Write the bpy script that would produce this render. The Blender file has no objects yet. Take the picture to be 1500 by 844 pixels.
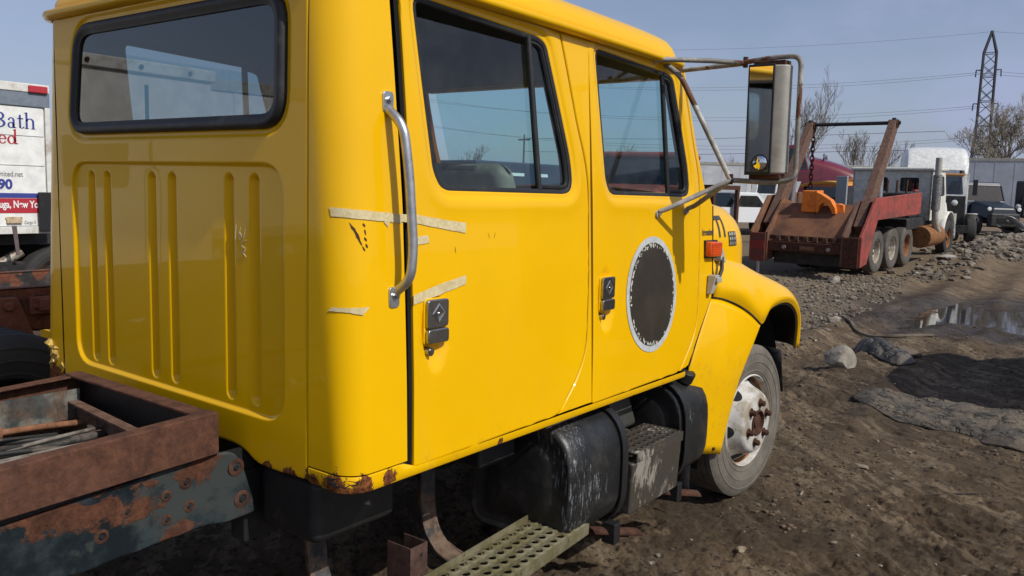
import bpy, bmesh, math, random
import numpy as np
from mathutils import Vector, Matrix, Euler
from mathutils.geometry import delaunay_2d_cdt
random.seed(7); RNG = np.random.default_rng(7)
PI = math.pi
S = bpy.context.scene
COL = S.collection

# ------------------------------------------------------------------ camera
cam_d = bpy.data.cameras.new('camera'); cam = bpy.data.objects.new('camera', cam_d); COL.objects.link(cam)
CAM_R = [[0.599455, -0.076235, 0.79677], [-0.799856, -0.094044, 0.592778], [0.029741, -0.992645, -0.117352]]
CAM_C = Vector((-1.70125, -2.87166, 1.85787))
_r = Vector([CAM_R[i][0] for i in range(3)]); _d = Vector([CAM_R[i][1] for i in range(3)]); _f = Vector([CAM_R[i][2] for i in range(3)])
M = Matrix.Identity(4)
for i in range(3):
    M[i][0] = _r[i]; M[i][1] = -_d[i]; M[i][2] = -_f[i]; M[i][3] = CAM_C[i]
cam.matrix_world = M
cam_d.sensor_width = 36.0; cam_d.lens = 36.0*1222.83/1500.0
cam_d.clip_start = 0.05; cam_d.clip_end = 6000
S.camera = cam

# ------------------------------------------------------------------ light
SUN = Vector((-0.06, -1.0, 0.97)).normalized()
sun_d = bpy.data.lights.new('sun', 'SUN'); sun_d.energy = 3.5; sun_d.angle = math.radians(0.5); sun_d.color = (1.0, 0.97, 0.90)
sun = bpy.data.objects.new('sun', sun_d); COL.objects.link(sun)
sun.rotation_euler = SUN.to_track_quat('Z', 'Y').to_euler(); sun.location = (0, -20, 30)
W = bpy.data.worlds.new('World'); S.world = W; W.use_nodes = True
wt = W.node_tree; wt.nodes.clear()
wo = wt.nodes.new('ShaderNodeOutputWorld'); wb = wt.nodes.new('ShaderNodeBackground'); ws = wt.nodes.new('ShaderNodeTexSky')
ws.sky_type = 'NISHITA'; ws.sun_disc = False
ws.sun_elevation = math.asin(SUN.z); ws.sun_rotation = math.atan2(SUN.x, SUN.y)
ws.air_density = 1.0; ws.dust_density = 1.8; ws.ozone_density = 1.6; ws.altitude = 150
wb.inputs['Strength'].default_value = 0.095
# thin high cirrus veil mixed into the sky
wtc = wt.nodes.new('ShaderNodeTexCoord'); wmp = wt.nodes.new('ShaderNodeMapping'); wmp.inputs['Scale'].default_value = (1.2, 2.2, 5.0)
wn = wt.nodes.new('ShaderNodeTexNoise'); wn.inputs['Scale'].default_value = 1.7; wn.inputs['Detail'].default_value = 6; wn.inputs['Roughness'].default_value = .55
wr = wt.nodes.new('ShaderNodeMapRange'); wr.inputs['From Min'].default_value = .40; wr.inputs['From Max'].default_value = .66; wr.inputs['To Min'].default_value = 0.28; wr.inputs['To Max'].default_value = .78
wm = wt.nodes.new('ShaderNodeMix'); wm.data_type = 'RGBA'; wm.inputs[7].default_value = (4.1, 4.6, 6.9, 1)
wt.links.new(wtc.outputs['Generated'], wmp.inputs[0]); wt.links.new(wmp.outputs[0], wn.inputs['Vector'])
wt.links.new(wn.outputs[0], wr.inputs[0])
# the veil is thickest towards the horizon and thins out overhead
wx = wt.nodes.new('ShaderNodeSeparateXYZ'); wt.links.new(wtc.outputs['Generated'], wx.inputs[0])
we = wt.nodes.new('ShaderNodeMapRange'); we.interpolation_type = 'SMOOTHSTEP'; we.inputs['From Min'].default_value = .25; we.inputs['From Max'].default_value = .85; we.inputs['To Min'].default_value = 1; we.inputs['To Max'].default_value = .15
wt.links.new(wx.outputs[2], we.inputs[0]); wmu = wt.nodes.new('ShaderNodeMath'); wmu.operation = 'MULTIPLY'
wt.links.new(wr.outputs[0], wmu.inputs[0]); wt.links.new(we.outputs[0], wmu.inputs[1]); wt.links.new(wmu.outputs[0], wm.inputs[0])
wt.links.new(ws.outputs[0], wm.inputs[6]); wt.links.new(wm.outputs[2], wb.inputs['Color']); wt.links.new(wb.outputs[0], wo.inputs[0])
S.view_settings.view_transform = 'Standard'; S.view_settings.look = 'None'; S.view_settings.exposure = 0.0; S.view_settings.gamma = 1.0
S.render.engine = 'CYCLES'
S.cycles.max_bounces = 8; S.cycles.transparent_max_bounces = 16

# ------------------------------------------------------------------ materials
def nd(nt, t, **kw):
    n = nt.nodes.new(t)
    for k, v in kw.items():
        if k in n.inputs: n.inputs[k].default_value = v
        else: setattr(n, k, v)
    return n
def rgb(c): return (c[0], c[1], c[2], 1)
def base_mat(name):
    m = bpy.data.materials.new(name); m.use_nodes = True; nt = m.node_tree
    return m, nt, nt.nodes['Principled BSDF']
def mix(nt, fac, a, b):
    n = nt.nodes.new('ShaderNodeMix'); n.data_type = 'RGBA'
    for s, v in ((0, fac), (6, a), (7, b)):
        if hasattr(v, 'is_linked') or hasattr(v, 'links'): nt.links.new(v, n.inputs[s])
        elif s == 0: n.inputs[0].default_value = v
        else: n.inputs[s].default_value = rgb(v)
    return n.outputs[2]
def coords(nt):
    t = nt.nodes.get('TC') or nd(nt, 'ShaderNodeTexCoord', name='TC')
    return t.outputs['Object']
def noise(nt, scale, detail=6, rough=.6, vec=None, dist=0):
    n = nd(nt, 'ShaderNodeTexNoise', Scale=scale, Detail=detail, Roughness=rough, Distortion=dist)
    nt.links.new(vec or coords(nt), n.inputs['Vector']); return n.outputs[0]
def ramp(nt, v, lo, hi, a=0., b=1.):
    n = nd(nt, 'ShaderNodeMapRange'); n.interpolation_type = 'SMOOTHSTEP'
    n.inputs['From Min'].default_value = lo; n.inputs['From Max'].default_value = hi; n.inputs['To Min'].default_value = a; n.inputs['To Max'].default_value = b
    nt.links.new(v, n.inputs['Value']); return n.outputs[0]
def mth(nt, op, a, b=None):
    n = nd(nt, 'ShaderNodeMath', operation=op)
    for i, v in enumerate((a, b)):
        if v is None: continue
        if isinstance(v, (int, float)): n.inputs[i].default_value = v
        else: nt.links.new(v, n.inputs[i])
    return n.outputs[0]
def bump(nt, bs, h, strength, dist=.01, prev=None):
    b = nd(nt, 'ShaderNodeBump', Strength=strength, Distance=dist); nt.links.new(h, b.inputs['Height'])
    if prev: nt.links.new(prev, b.inputs['Normal'])
    nt.links.new(b.outputs[0], bs.inputs['Normal']); return b.outputs[0]
def stretch(nt, sx, sy, sz):
    m = nd(nt, 'ShaderNodeMapping'); m.inputs['Scale'].default_value = (sx, sy, sz); nt.links.new(coords(nt), m.inputs[0]); return m.outputs[0]
def pbr(name, col, rough=.5, metal=0., coat=0., col2=None, scale=6, lo=.45, hi=.65, col3=None, scale3=25, lo3=.55, hi3=.7, bmp=0, bscale=60, rough2=None, str_vec=None, vary=.12):
    m, nt, bs = base_mat(name)
    c = col
    v = noise(nt, scale*2.7, 5)
    c = mix(nt, ramp(nt, v, .3, .7), tuple(x*(1-vary) for x in col), tuple(min(1, x*(1+vary)) for x in col))
    r = None
    if col2:
        f2 = ramp(nt, noise(nt, scale, 8, .65, stretch(nt, *str_vec) if str_vec else None), lo, hi)
        c = mix(nt, f2, c, col2)
        if rough2 is not None: r = ramp(nt, f2, 0, 1, rough, rough2)
    if col3:
        c = mix(nt, ramp(nt, noise(nt, scale3, 8, .7), lo3, hi3), c, col3)
    nt.links.new(c, bs.inputs['Base Color'])
    if r: nt.links.new(r, bs.inputs['Roughness'])
    else: bs.inputs['Roughness'].default_value = rough
    bs.inputs['Metallic'].default_value = metal
    if coat: bs.inputs['Coat Weight'].default_value = coat; bs.inputs['Coat Roughness'].default_value = .06
    if bmp: bump(nt, bs, noise(nt, bscale, 6, .65), bmp)
    return m
def spots(nt, centres, nscale=16, amp=.9):
    """mask of irregular patches round the given places (rust, scuffs)"""
    out = None
    nv = noise(nt, nscale, 8, .7)
    for c, r in centres:
        d = nd(nt, 'ShaderNodeVectorMath', operation='DISTANCE'); d.inputs[1].default_value = c; nt.links.new(coords(nt), d.inputs[0])
        k = ramp(nt, d.outputs['Value'], 0, r, 1, 0)
        out = k if out is None else mth(nt, 'MAXIMUM', out, k)
    return ramp(nt, mth(nt, 'ADD', out, mth(nt, 'MULTIPLY', mth(nt, 'SUBTRACT', nv, .5), amp)), .42, .52)

MAT = {}
def yellow_paint():
    m, nt, bs = base_mat('yellow_paint')
    y = (.79, .485, .004)
    c = mix(nt, ramp(nt, noise(nt, 1.3, 4), .3, .7), (.79, .432, .0002), (.83, .464, .0003))
    # fine dust specks
    c = mix(nt, ramp(nt, noise(nt, 90, 4, .7), .70, .76, 0, .55), c, (.33, .2, .03))
    chip = mth(nt, 'MULTIPLY', ramp(nt, noise(nt, 34, 6, .75), .705, .73, 0, .8), ramp(nt, noise(nt, 2.1, 4, .6), .46, .6))
    c = mix(nt, chip, c, (.16, .085, .02))
    film = mth(nt, 'MULTIPLY', ramp(nt, noise(nt, 3.2, 8, .7, stretch(nt, 2.2, 2.2, .35)), .50, .78, 0, .22), ramp(nt, noise(nt, .9, 4, .6), .4, .62))
    c = mix(nt, film, c, (.50, .31, .06))
    sep = nd(nt, 'ShaderNodeSeparateXYZ'); nt.links.new(coords(nt), sep.inputs[0])
    low = ramp(nt, sep.outputs[2], .86, 1.02, 1, 0)
    grime = mth(nt, 'MULTIPLY', low, ramp(nt, noise(nt, 22, 8, .75), .5, .8, 0, .6))
    c = mix(nt, grime, c, (.27, .15, .04))
    rust = spots(nt, [((0.0, -.94, .897), .11), ((.06, -1.0, .905), .085), ((.0, -.83, .895), .08), ((-.0, .93, 1.0), .12), ((.16, -1.015, .925), .055), ((0, -.6, .895), .06), ((0, -.72, .895), .07), ((.75, -1.01, .905), .034), ((0, .86, .95), .14), ((1.8, -1.0, .89), .03)], 24, 1.9)
    rc = mix(nt, ramp(nt, noise(nt, 60, 6, .7), .35, .65), (.055, .02, .01), (.28, .10, .03))
    c = mix(nt, rust, c, rc)
    nt.links.new(c, bs.inputs['Base Color'])
    nt.links.new(ramp(nt, rust, 0, 1, .34, .9), bs.inputs['Roughness'])
    nt.links.new(ramp(nt, mth(nt, 'MAXIMUM', rust, grime), 0, .6, .42, 0), bs.inputs['Coat Weight'])
    bs.inputs['Coat Roughness'].default_value = .015
    bs.inputs['Specular IOR Level'].default_value = .12
    b = bump(nt, bs, noise(nt, 30, 3), .008, .01)
    bump(nt, bs, mth(nt, 'MULTIPLY', rust, noise(nt, 80, 6, .7)), .8, .006, b)
    return m
YEL = yellow_paint()
def rusty(name, dark=(.050, .022, .015), light=(.14, .060, .034), black=None, blo=.5, bhi=.56, bsc=3.5, sx=(1, 1, 1), spec=.3, grey=None):
    m, nt, bs = base_mat(name)
    c = mix(nt, ramp(nt, noise(nt, 18, 9, .75), .32, .68), dark, light)
    c = mix(nt, ramp(nt, noise(nt, 120, 5, .8), .52, .7, 0, .75), c, tuple(x*.35 for x in dark))
    c = mix(nt, ramp(nt, noise(nt, 5, 5, .7), .5, .75, 0, .5), c, (light[0]*1.15, light[1]*1.25, light[2]*1.5))
    h = noise(nt, 75, 9, .8)
    if black:
        f = ramp(nt, noise(nt, bsc, 9, .62, stretch(nt, *sx), .4), blo, bhi)
        k = mix(nt, ramp(nt, noise(nt, 7, 7, .7), .4, .7), black, tuple(min(1, x*2.6+.012) for x in black))
        if grey: k = mix(nt, ramp(nt, noise(nt, 2.3, 6, .7), .52, .6), k, grey)
        c = mix(nt, f, c, k)
        nt.links.new(ramp(nt, f, 0, 1, .9, .5), bs.inputs['Roughness'])
        h = mth(nt, 'MULTIPLY', h, ramp(nt, f, 0, 1, 1, .15))
    else: bs.inputs['Roughness'].default_value = .9
    bs.inputs['Specular IOR Level'].default_value = spec
    nt.links.new(c, bs.inputs['Base Color'])
    bump(nt, bs, h, .55, .006)
    return m
RUST = rusty('rusty_steel')
RUSTBLK = rusty('black_paint_over_rust', spec=.12, black=(.010, .015, .018), blo=.40, bhi=.43, bsc=3.4, sx=(1.0, 1, 1.5), grey=(.045, .052, .05))
RUSTDK = rusty('dark_rust', (.035, .016, .011), (.105, .045, .026))
RAILFAR = rusty('grey_dirty_rail', (.06, .035, .022), (.16, .10, .07), black=(.03, .04, .042), blo=.42, bhi=.6, bsc=6, grey=(.2, .2, .17))
def scuffed(name, scuff, lo, hi, base=(.014, .015, .016)):
    m, nt, bs = base_mat(name)
    c = mix(nt, ramp(nt, noise(nt, 9, 8, .7), .45, .7), base, (.045, .044, .04))
    c = mix(nt, ramp(nt, noise(nt, 3, 5, .7), .55, .8, 0, .6), c, (.10, .075, .055))
    w = mth(nt, 'ADD', noise(nt, 40, 8, .75, stretch(nt, 1, 1, .35)), mth(nt, 'MULTIPLY', noise(nt, 4.3, 4, .6), .9))
    f = ramp(nt, w, lo, hi)
    c = mix(nt, f, c, scuff)
    nt.links.new(c, bs.inputs['Base Color']); bs.inputs['Roughness'].default_value = .5
    bump(nt, bs, noise(nt, 60, 6, .7), .25, .004)
    return m
TANKP = scuffed('scuffed_black_tank', (.36, .37, .37), 1.07, 1.17)
def tank_mat():
    m, nt, bs = base_mat('scuffed_tank')
    c = mix(nt, ramp(nt, noise(nt, 9, 8, .7), .45, .7), (.012, .013, .014), (.035, .034, .032))
    c = mix(nt, ramp(nt, noise(nt, 3, 5, .7), .55, .8, 0, .5), c, (.08, .06, .045))
    zone = spots(nt, [((1.24, -.98, .80), .22), ((1.27, -1.05, .62), .20), ((1.27, -1.05, .45), .18), ((1.42, -1.06, .55), .16), ((2.36, -1.06, .66), .12)], 6, .9)
    st = ramp(nt, noise(nt, 85, 8, .82, stretch(nt, 1, 1, .16)), .53, .64)
    f = mth(nt, 'MULTIPLY', zone, st); f = mth(nt, 'MAXIMUM', f, ramp(nt, noise(nt, 55, 6, .8, stretch(nt, 1, 1, .4)), .68, .74, 0, .6))
    nt.links.new(mix(nt, f, c, (.27, .285, .30)), bs.inputs['Base Color']); bs.inputs['Roughness'].default_value = .42
    bump(nt, bs, noise(nt, 60, 6, .7), .2, .004)
    return m
TANK = tank_mat()
STEPM = scuffed('worn_step_metal', (.27, .25, .21), .98, 1.12, (.055, .045, .034))
STEPGREEN = pbr('weathered_step_plate', (.15, .13, .062), .62, .25, col2=(.22, .195, .12), scale=7, lo=.42, hi=.6, col3=(.07, .045, .03), scale3=20, lo3=.56, hi3=.68, bmp=.3, bscale=90)
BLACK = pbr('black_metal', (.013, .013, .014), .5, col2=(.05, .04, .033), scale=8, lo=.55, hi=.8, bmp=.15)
VOID = pbr('dark_cavity', (.008, .008, .008), .9)
RUBBER = pbr('black_rubber_seal', (.012, .013, .015), .55, col2=(.035, .035, .036), scale=14, lo=.5, hi=.75)
INTER = pbr('dark_cab_trim', (.018, .02, .026), .8, col2=(.03, .03, .036), scale=4)
TAUPE = pbr('taupe_vinyl', (.30, .27, .22), .6, col2=(.13, .115, .09), scale=5, bmp=.1, bscale=200)
CHROME = pbr('worn_chrome', (.40, .40, .39), .22, .95, col2=(.25, .24, .22), scale=16, lo=.52, hi=.75, rough2=.45, bmp=.03)
ALU = pbr('brushed_aluminium_tube', (.50, .51, .52), .38, .85, col2=(.36, .36, .36), scale=16, lo=.5, hi=.7, bmp=.05)
ARMGREY = rusty('grey_painted_tube_with_rust', (.10, .045, .025), (.2, .1, .06), black=(.20, .195, .18), blo=.37, bhi=.41, bsc=4.5)
MIRRORG = pbr('mirror_silver', (.85, .87, .88), .03, 1.0, vary=.01)
SHELL = pbr('weathered_mirror_shell', (.36, .35, .31), .5, 0, col2=(.26, .24, .2), scale=5, lo=.5, hi=.7)
TAPE = pbr('masking_tape', (.62, .52, .30), .7, col2=(.55, .44, .21), scale=30, bmp=.25, bscale=70)
def glass(name, tint, ior=1.5, rough=0.0, boost=1.0, dirt=.0):
    m, nt, bs = base_mat(name)
    nt.nodes.remove(bs); out = nt.nodes['Material Output']
    tr = nd(nt, 'ShaderNodeBsdfTransparent'); tr.inputs['Color'].default_value = rgb(tint)
    gl = nd(nt, 'ShaderNodeBsdfGlossy', Roughness=rough)
    r0 = 2*((ior-1)/(ior+1))**2
    ms = nd(nt, 'ShaderNodeMixShader')
    geo = nd(nt, 'ShaderNodeNewGeometry')
    # same reflectance from both sides of the pane
    dp = nd(nt, 'ShaderNodeVectorMath', operation='DOT_PRODUCT'); nt.links.new(geo.outputs['Incoming'], dp.inputs[0]); nt.links.new(geo.outputs['Normal'], dp.inputs[1])
    sch = mth(nt, 'POWER', mth(nt, 'SUBTRACT', 1.0, mth(nt, 'ABSOLUTE', dp.outputs['Value'])), 5.0)
    nt.links.new(mth(nt, 'ADD', mth(nt, 'MULTIPLY', sch, 1-r0), r0), ms.inputs[0])
    nt.links.new(tr.outputs[0], ms.inputs[1]); nt.links.new(gl.outputs[0], ms.inputs[2])
    res = ms.outputs[0]
    if dirt:
        df = nd(nt, 'ShaderNodeBsdfDiffuse'); df.inputs['Color'].default_value = (.35, .33, .3, 1)
        m2 = nd(nt, 'ShaderNodeMixShader'); nt.links.new(ramp(nt, noise(nt, 7, 8, .7), .35, .8, 0, dirt), m2.inputs[0])
        nt.links.new(res, m2.inputs[1]); nt.links.new(df.outputs[0], m2.inputs[2]); res = m2.outputs[0]
    nt.links.new(res, out.inputs['Surface'])
    return m
GLASS_SIDE = glass('green_tinted_glass', (.72, .89, .91), dirt=.05)
GLASS_REAR = glass('tinted_rear_glass', (.30, .39, .42), 1.74, dirt=.05)
GLASS_BG = glass('far_vehicle_glass', (.10, .14, .15), 1.5, dirt=.06)
def tyre_mat(name, dust=(.13, .115, .095), amt=.75):
    m, nt, bs = base_mat(name)
    c = mix(nt, ramp(nt, noise(nt, 7, 7, .65), .3, .7, amt*.55, amt), (.022, .021, .02), dust)
    c = mix(nt, ramp(nt, noise(nt, 45, 6, .7), .5, .75, 0, .5), c, (.05, .045, .04))
    nt.links.new(c, bs.inputs['Base Color']); bs.inputs['Roughness'].default_value = .85
    bump(nt, bs, noise(nt, 90, 5, .7), .25, .003)
    return m
TYRE = tyre_mat('dusty_tyre_rubber', (.20, .175, .14), .85)
TYREBG = tyre_mat('worn_tyre_rubber', (.16, .14, .12), .7)
TYREDK = tyre_mat('dark_tyre_rubber', (.05, .047, .043), .5)
RIMW = pbr('chalky_white_wheel', (.52, .50, .46), .55, col2=(.30, .255, .19), scale=5, lo=.42, hi=.56, col3=(.16, .08, .045), scale3=14, lo3=.62, hi3=.7, bmp=.15)
RIMRUST = rusty('rusty_wheel', (.12, .05, .02), (.33, .15, .06))
AMBER = pbr('orange_lens', (.75, .10, .012), .25, coat=.6, col2=(.6, .07, .01), scale=20)
DARKLET = pbr('dark_lettering', (.06, .052, .04), .5)
WHITE = pbr('white_paint', (.70, .70, .67), .45, coat=.3, col2=(.55, .53, .47), scale=3, lo=.5, hi=.75)
WHITEDIRT = pbr('chalky_white_paint', (.66, .65, .61), .6, col2=(.42, .38, .31), scale=4, lo=.5, hi=.72, col3=(.2, .12, .07), scale3=12, lo3=.66, hi3=.74)
BOXWHITE = pbr('white_box_panel', (.74, .735, .70), .5, col2=(.66, .64, .58), scale=2, lo=.45, hi=.7)
CREAM = pbr('cream_white_paint', (.60, .60, .54), .55, col2=(.42, .41, .34), scale=4, lo=.48, hi=.7, col3=(.2, .13, .08), scale3=14, lo3=.66, hi3=.74)
RED = pbr('faded_red_paint', (.33, .055, .040), .6, col2=(.17, .045, .032), scale=2.6, lo=.42, hi=.62, col3=(.09, .045, .03), scale3=9, lo3=.55, hi3=.63, bmp=.2)
ORRUST = pbr('orange_brown_rusty_deck', (.21, .092, .044), .85, col2=(.10, .048, .03), scale=2.2, lo=.42, hi=.66, col3=(.33, .06, .04), scale3=3.1, lo3=.66, hi3=.7, bmp=.3)
BROWNARM = rusty('brown_painted_arm', (.085, .048, .034), (.19, .11, .08))
ORANGE = pbr('orange_paint', (.80, .22, .015), .5, col2=(.62, .15, .012), scale=6)
MAROON = pbr('maroon_paint', (.16, .016, .028), .3, coat=.8, col2=(.12, .012, .02), scale=2)
NAVY = pbr('dark_blue_paint', (.012, .020, .042), .35, coat=.5, col2=(.018, .026, .045), scale=3)
BLUEBOX = pbr('slate_blue_paint', (.035, .05, .085), .5, col2=(.05, .065, .1), scale=2)
TRAILER = pbr('grey_white_trailer', (.52, .54, .56), .55, col2=(.46, .47, .48), scale=.6, lo=.4, hi=.7)
TRAILERB = pbr('pale_blue_grey_trailer', (.40, .43, .48), .6, col2=(.36, .385, .43), scale=.5, lo=.4, hi=.7)
STEELDK = pbr('pylon_steel', (.035, .035, .045), .7)
BARK = pbr('grey_bark', (.14, .12, .10), .9, col2=(.09, .075, .06), scale=3)
BARKP = pbr('pale_twig_bark', (.24, .21, .165), .9, col2=(.16, .14, .11), scale=3)
ENGINE = pbr('greasy_engine_iron', (.013, .013, .013), .6, col2=(.04, .036, .032), scale=7, bmp=.3, bscale=30)
LENS = pbr('clear_lamp_lens', (.75, .75, .72), .12, .2, coat=.8)
HOSE = pbr('black_hose', (.03, .03, .03), .45, col2=(.12, .10, .085), scale=9, lo=.5, hi=.66)
HOSEGREY = pbr('dusty_grey_conduit', (.20, .18, .155), .7, col2=(.09, .07, .055), scale=12)
CORRUG = rusty('rusty_brake_line', (.16, .07, .035), (.3, .14, .075))
FOAM = pbr('crumbled_yellow_foam', (.62, .42, .10), .95, col2=(.45, .26, .06), scale=30, bmp=.8, bscale=60)
BLUEP = pbr('blue_print', (.035, .05, .26), .6, vary=.03)
REDP = pbr('red_print', (.42, .02, .035), .6, vary=.03)
GREYP = pbr('grey_print', (.16, .16, .17), .6, vary=.03)
WHITEP = pbr('white_print', (.8, .8, .78), .6, vary=.03)
BLACKOVAL = pbr('brown_black_glue_residue', (.028, .022, .014), .5, col2=(.04, .032, .02), scale=5, bmp=.05)
OVALGREY = pbr('grey_ring_print', (.50, .52, .52), .45, col2=(.42, .44, .44), scale=15)
PALEBITS = pbr('torn_pale_residue', (.55, .53, .45), .8)
# ------------------------------------------------------------------ builders
class MB:
    def __init__(s): s.v = []; s.f = []
    def add(s, vs, fs):
        o = len(s.v); s.v += [tuple(map(float, p)) for p in vs]; s.f += [tuple(i+o for i in f) for f in fs]; return s
    def box(s, x0, x1, y0, y1, z0, z1, m=None):
        vs = [(x, y, z) for z in (z0, z1) for y in (y0, y1) for x in (x0, x1)]
        if m is not None: vs = [m @ Vector(p) for p in vs]
        return s.add(vs, [(0, 2, 3, 1), (4, 5, 7, 6), (0, 1, 5, 4), (2, 6, 7, 3), (0, 4, 6, 2), (1, 3, 7, 5)])
    def hexa(s, b, t):      # bottom 4 pts, top 4 pts
        return s.add(list(b)+list(t), [(3, 2, 1, 0), (4, 5, 6, 7), (0, 1, 5, 4), (1, 2, 6, 5), (2, 3, 7, 6), (3, 0, 4, 7)])
    def cyl(s, p0, p1, r0, r1=None, n=12, caps=True):
        r1 = r0 if r1 is None else r1
        p0 = Vector(p0); p1 = Vector(p1); d = (p1-p0).normalized()
        a = d.orthogonal().normalized(); b = d.cross(a)
        vs = []
        for p, r in ((p0, r0), (p1, r1)):
            for k in range(n):
                t = 2*PI*k/n; vs.append(p + (a*math.cos(t)+b*math.sin(t))*r)
        fs = [(k, (k+1) % n, n+(k+1) % n, n+k) for k in range(n)]
        if caps: fs += [tuple(range(n))[::-1], tuple(range(n, 2*n))]
        return s.add(vs, fs)
    def tube(s, pts, r, n=10, closed=False, caps=True):
        pts = [Vector(p) for p in pts]; N = len(pts); rs = r if hasattr(r, '__len__') else [r]*N
        vs = []; up = None
        for i, p in enumerate(pts):
            a = pts[(i-1) % N] if (closed or i > 0) else p; b = pts[(i+1) % N] if (closed or i < N-1) else p
            d = (b-a).normalized()
            if up is None: up = d.orthogonal().normalized()
            up = (up - d*up.dot(d)).normalized(); w = d.cross(up)
            for k in range(n):
                t = 2*PI*k/n; vs.append(p + (up*math.cos(t)+w*math.sin(t))*rs[i])
        fs = []
        for i in range(N if closed else N-1):
            j = (i+1) % N
            fs += [(i*n+k, i*n+(k+1) % n, j*n+(k+1) % n, j*n+k) for k in range(n)]
        if caps and not closed: fs += [tuple(range(n))[::-1], tuple((N-1)*n+k for k in range(n))]
        return s.add(vs, fs)
    def lathe(s, prof, c, ax='y', n=40, a0=0, a1=2*PI, closed=False):
        full = abs(a1-a0-2*PI) < 1e-6; m = n if full else n+1; vs = []
        for (r, h) in prof:
            for k in range(m):
                t = a0+(a1-a0)*k/n; u, w = r*math.cos(t), r*math.sin(t)
                vs.append({'y': (c[0]+u, c[1]+h, c[2]+w), 'z': (c[0]+u, c[1]+w, c[2]+h), 'x': (c[0]+h, c[1]+u, c[2]+w)}[ax])
        fs = []; P = len(prof)
        for i in range(P if closed else P-1):
            j = (i+1) % P
            for k in range(n): fs.append((i*m+k, i*m+(k+1) % m, j*m+(k+1) % m, j*m+k))
        return s.add(vs, fs)
    def prism(s, poly, ax, a, b):     # polygon extruded along axis ax from a to b
        mp = {'y': lambda p, h: (p[0], h, p[1]), 'x': lambda p, h: (h, p[0], p[1]), 'z': lambda p, h: (p[0], p[1], h)}[ax]
        n = len(poly); vs = [mp(p, a) for p in poly]+[mp(p, b) for p in poly]
        return s.add(vs, [tuple(range(n))[::-1], tuple(range(n, 2*n))]+[(k, (k+1) % n, n+(k+1) % n, n+k) for k in range(n)])
    def grid(s, P):                    # P[i][j] points
        a, b = len(P), len(P[0]); vs = [p for row in P for p in row]
        return s.add(vs, [(i*b+j, i*b+j+1, (i+1)*b+j+1, (i+1)*b+j) for i in range(a-1) for j in range(b-1)])
    def xf(s, m):
        s.v = [tuple(m @ Vector(p)) for p in s.v]; return s
    def build(s, name, mat, parent=None, smooth=35, bev=0, solid=0, fixn=True, segs=2):
        me = bpy.data.meshes.new(name); me.from_pydata(s.v, [], s.f)
        if fixn:
            bm = bmesh.new(); bm.from_mesh(me); bmesh.ops.recalc_face_normals(bm, faces=bm.faces); bm.to_mesh(me); bm.free()
        if smooth:
            me.polygons.foreach_set('use_smooth', [True]*len(me.polygons)); me.set_sharp_from_angle(angle=math.radians(smooth))
        me.materials.append(mat)
        o = bpy.data.objects.new(name, me); COL.objects.link(o)
        if parent: o.parent = parent
        if solid:
            md = o.modifiers.new('solid', 'SOLIDIFY'); md.thickness = abs(solid); md.offset = -1 if solid > 0 else 1
        if bev:
            md = o.modifiers.new('bevel', 'BEVEL'); md.width = bev; md.segments = segs; md.limit_method = 'ANGLE'; md.angle_limit = math.radians(40)
            md.harden_normals = True
        return o
def tag(o, label=None, cat=None, group=None, kind=None):
    if label: o['label'] = label
    if cat: o['category'] = cat
    if group: o['group'] = group
    if kind: o['kind'] = kind
    return o
def thing(name, label, cat, loc=(0, 0, 0), rot=(0, 0, 0), group=None):
    o = bpy.data.objects.new(name, None); COL.objects.link(o); o.location = loc; o.rotation_euler = rot
    o.empty_display_size = .3
    return tag(o, label, cat, group)
def copy_tree(o, parent=None):
    c = o.copy(); COL.objects.link(c)
    if parent: c.parent = parent
    for ch in [x for x in o.children]: copy_tree(ch, c)
    return c

# value noise (numpy) --------------------------------------------------
def _h(i, j, s):
    n = (i.astype(np.int64)*374761393 + j.astype(np.int64)*668265263 + s*974634777) & 0x7fffffff
    n = ((n ^ (n >> 13))*1274126177) & 0x7fffffff
    n = n ^ (n >> 16)
    return (n & 0xffff)/65535.0
def vnoise(x, y, s=0):
    xi = np.floor(x); yi = np.floor(y); fx = x-xi; fy = y-yi
    fx = fx*fx*(3-2*fx); fy = fy*fy*(3-2*fy)
    a = _h(xi, yi, s); b = _h(xi+1, yi, s); c = _h(xi, yi+1, s); d = _h(xi+1, yi+1, s)
    return (a*(1-fx)+b*fx)*(1-fy)+(c*(1-fx)+d*fx)*fy
def fbm(x, y, s=0, o=4):
    t = 0; a = .5; 
    for k in range(o): t = t+a*(vnoise(x*2**k+17.3*k, y*2**k-9.1*k, s+k)-.5); a *= .5
    return t*2
def sst(x, a, b):
    t = np.clip((x-a)/(b-a), 0, 1); return t*t*(3-2*t)

# flat outline -> sheet with holes, mapped on to a surface --------------
def rnd(poly, r, n=5):
    """round the corners of a polygon"""
    out = []; N = len(poly); rr = r if hasattr(r, '__len__') else [r]*N
    for i in range(N):
        p = Vector(poly[i]); a = Vector(poly[i-1]); b = Vector(poly[(i+1) % N])
        da = (a-p); db = (b-p); la, lb = da.length, db.length; da.normalize(); db.normalize()
        k = min(rr[i], la*.49, lb*.49)
        if k < 1e-4: out.append(tuple(p)); continue
        p0 = p+da*k; p1 = p+db*k
        for q in range(n+1):
            t = q/n; out.append(tuple(p0*(1-t)**2+p*2*t*(1-t)+p1*t*t))
    return out
def resample(poly, step):
    out = []; N = len(poly)
    for i in range(N):
        a = np.array(poly[i], float); b = np.array(poly[(i+1) % N], float); L = np.linalg.norm(b-a)
        k = max(1, int(math.ceil(L/step)))
        for q in range(k): out.append(a+(b-a)*q/k)
    return np.array(out)
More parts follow.
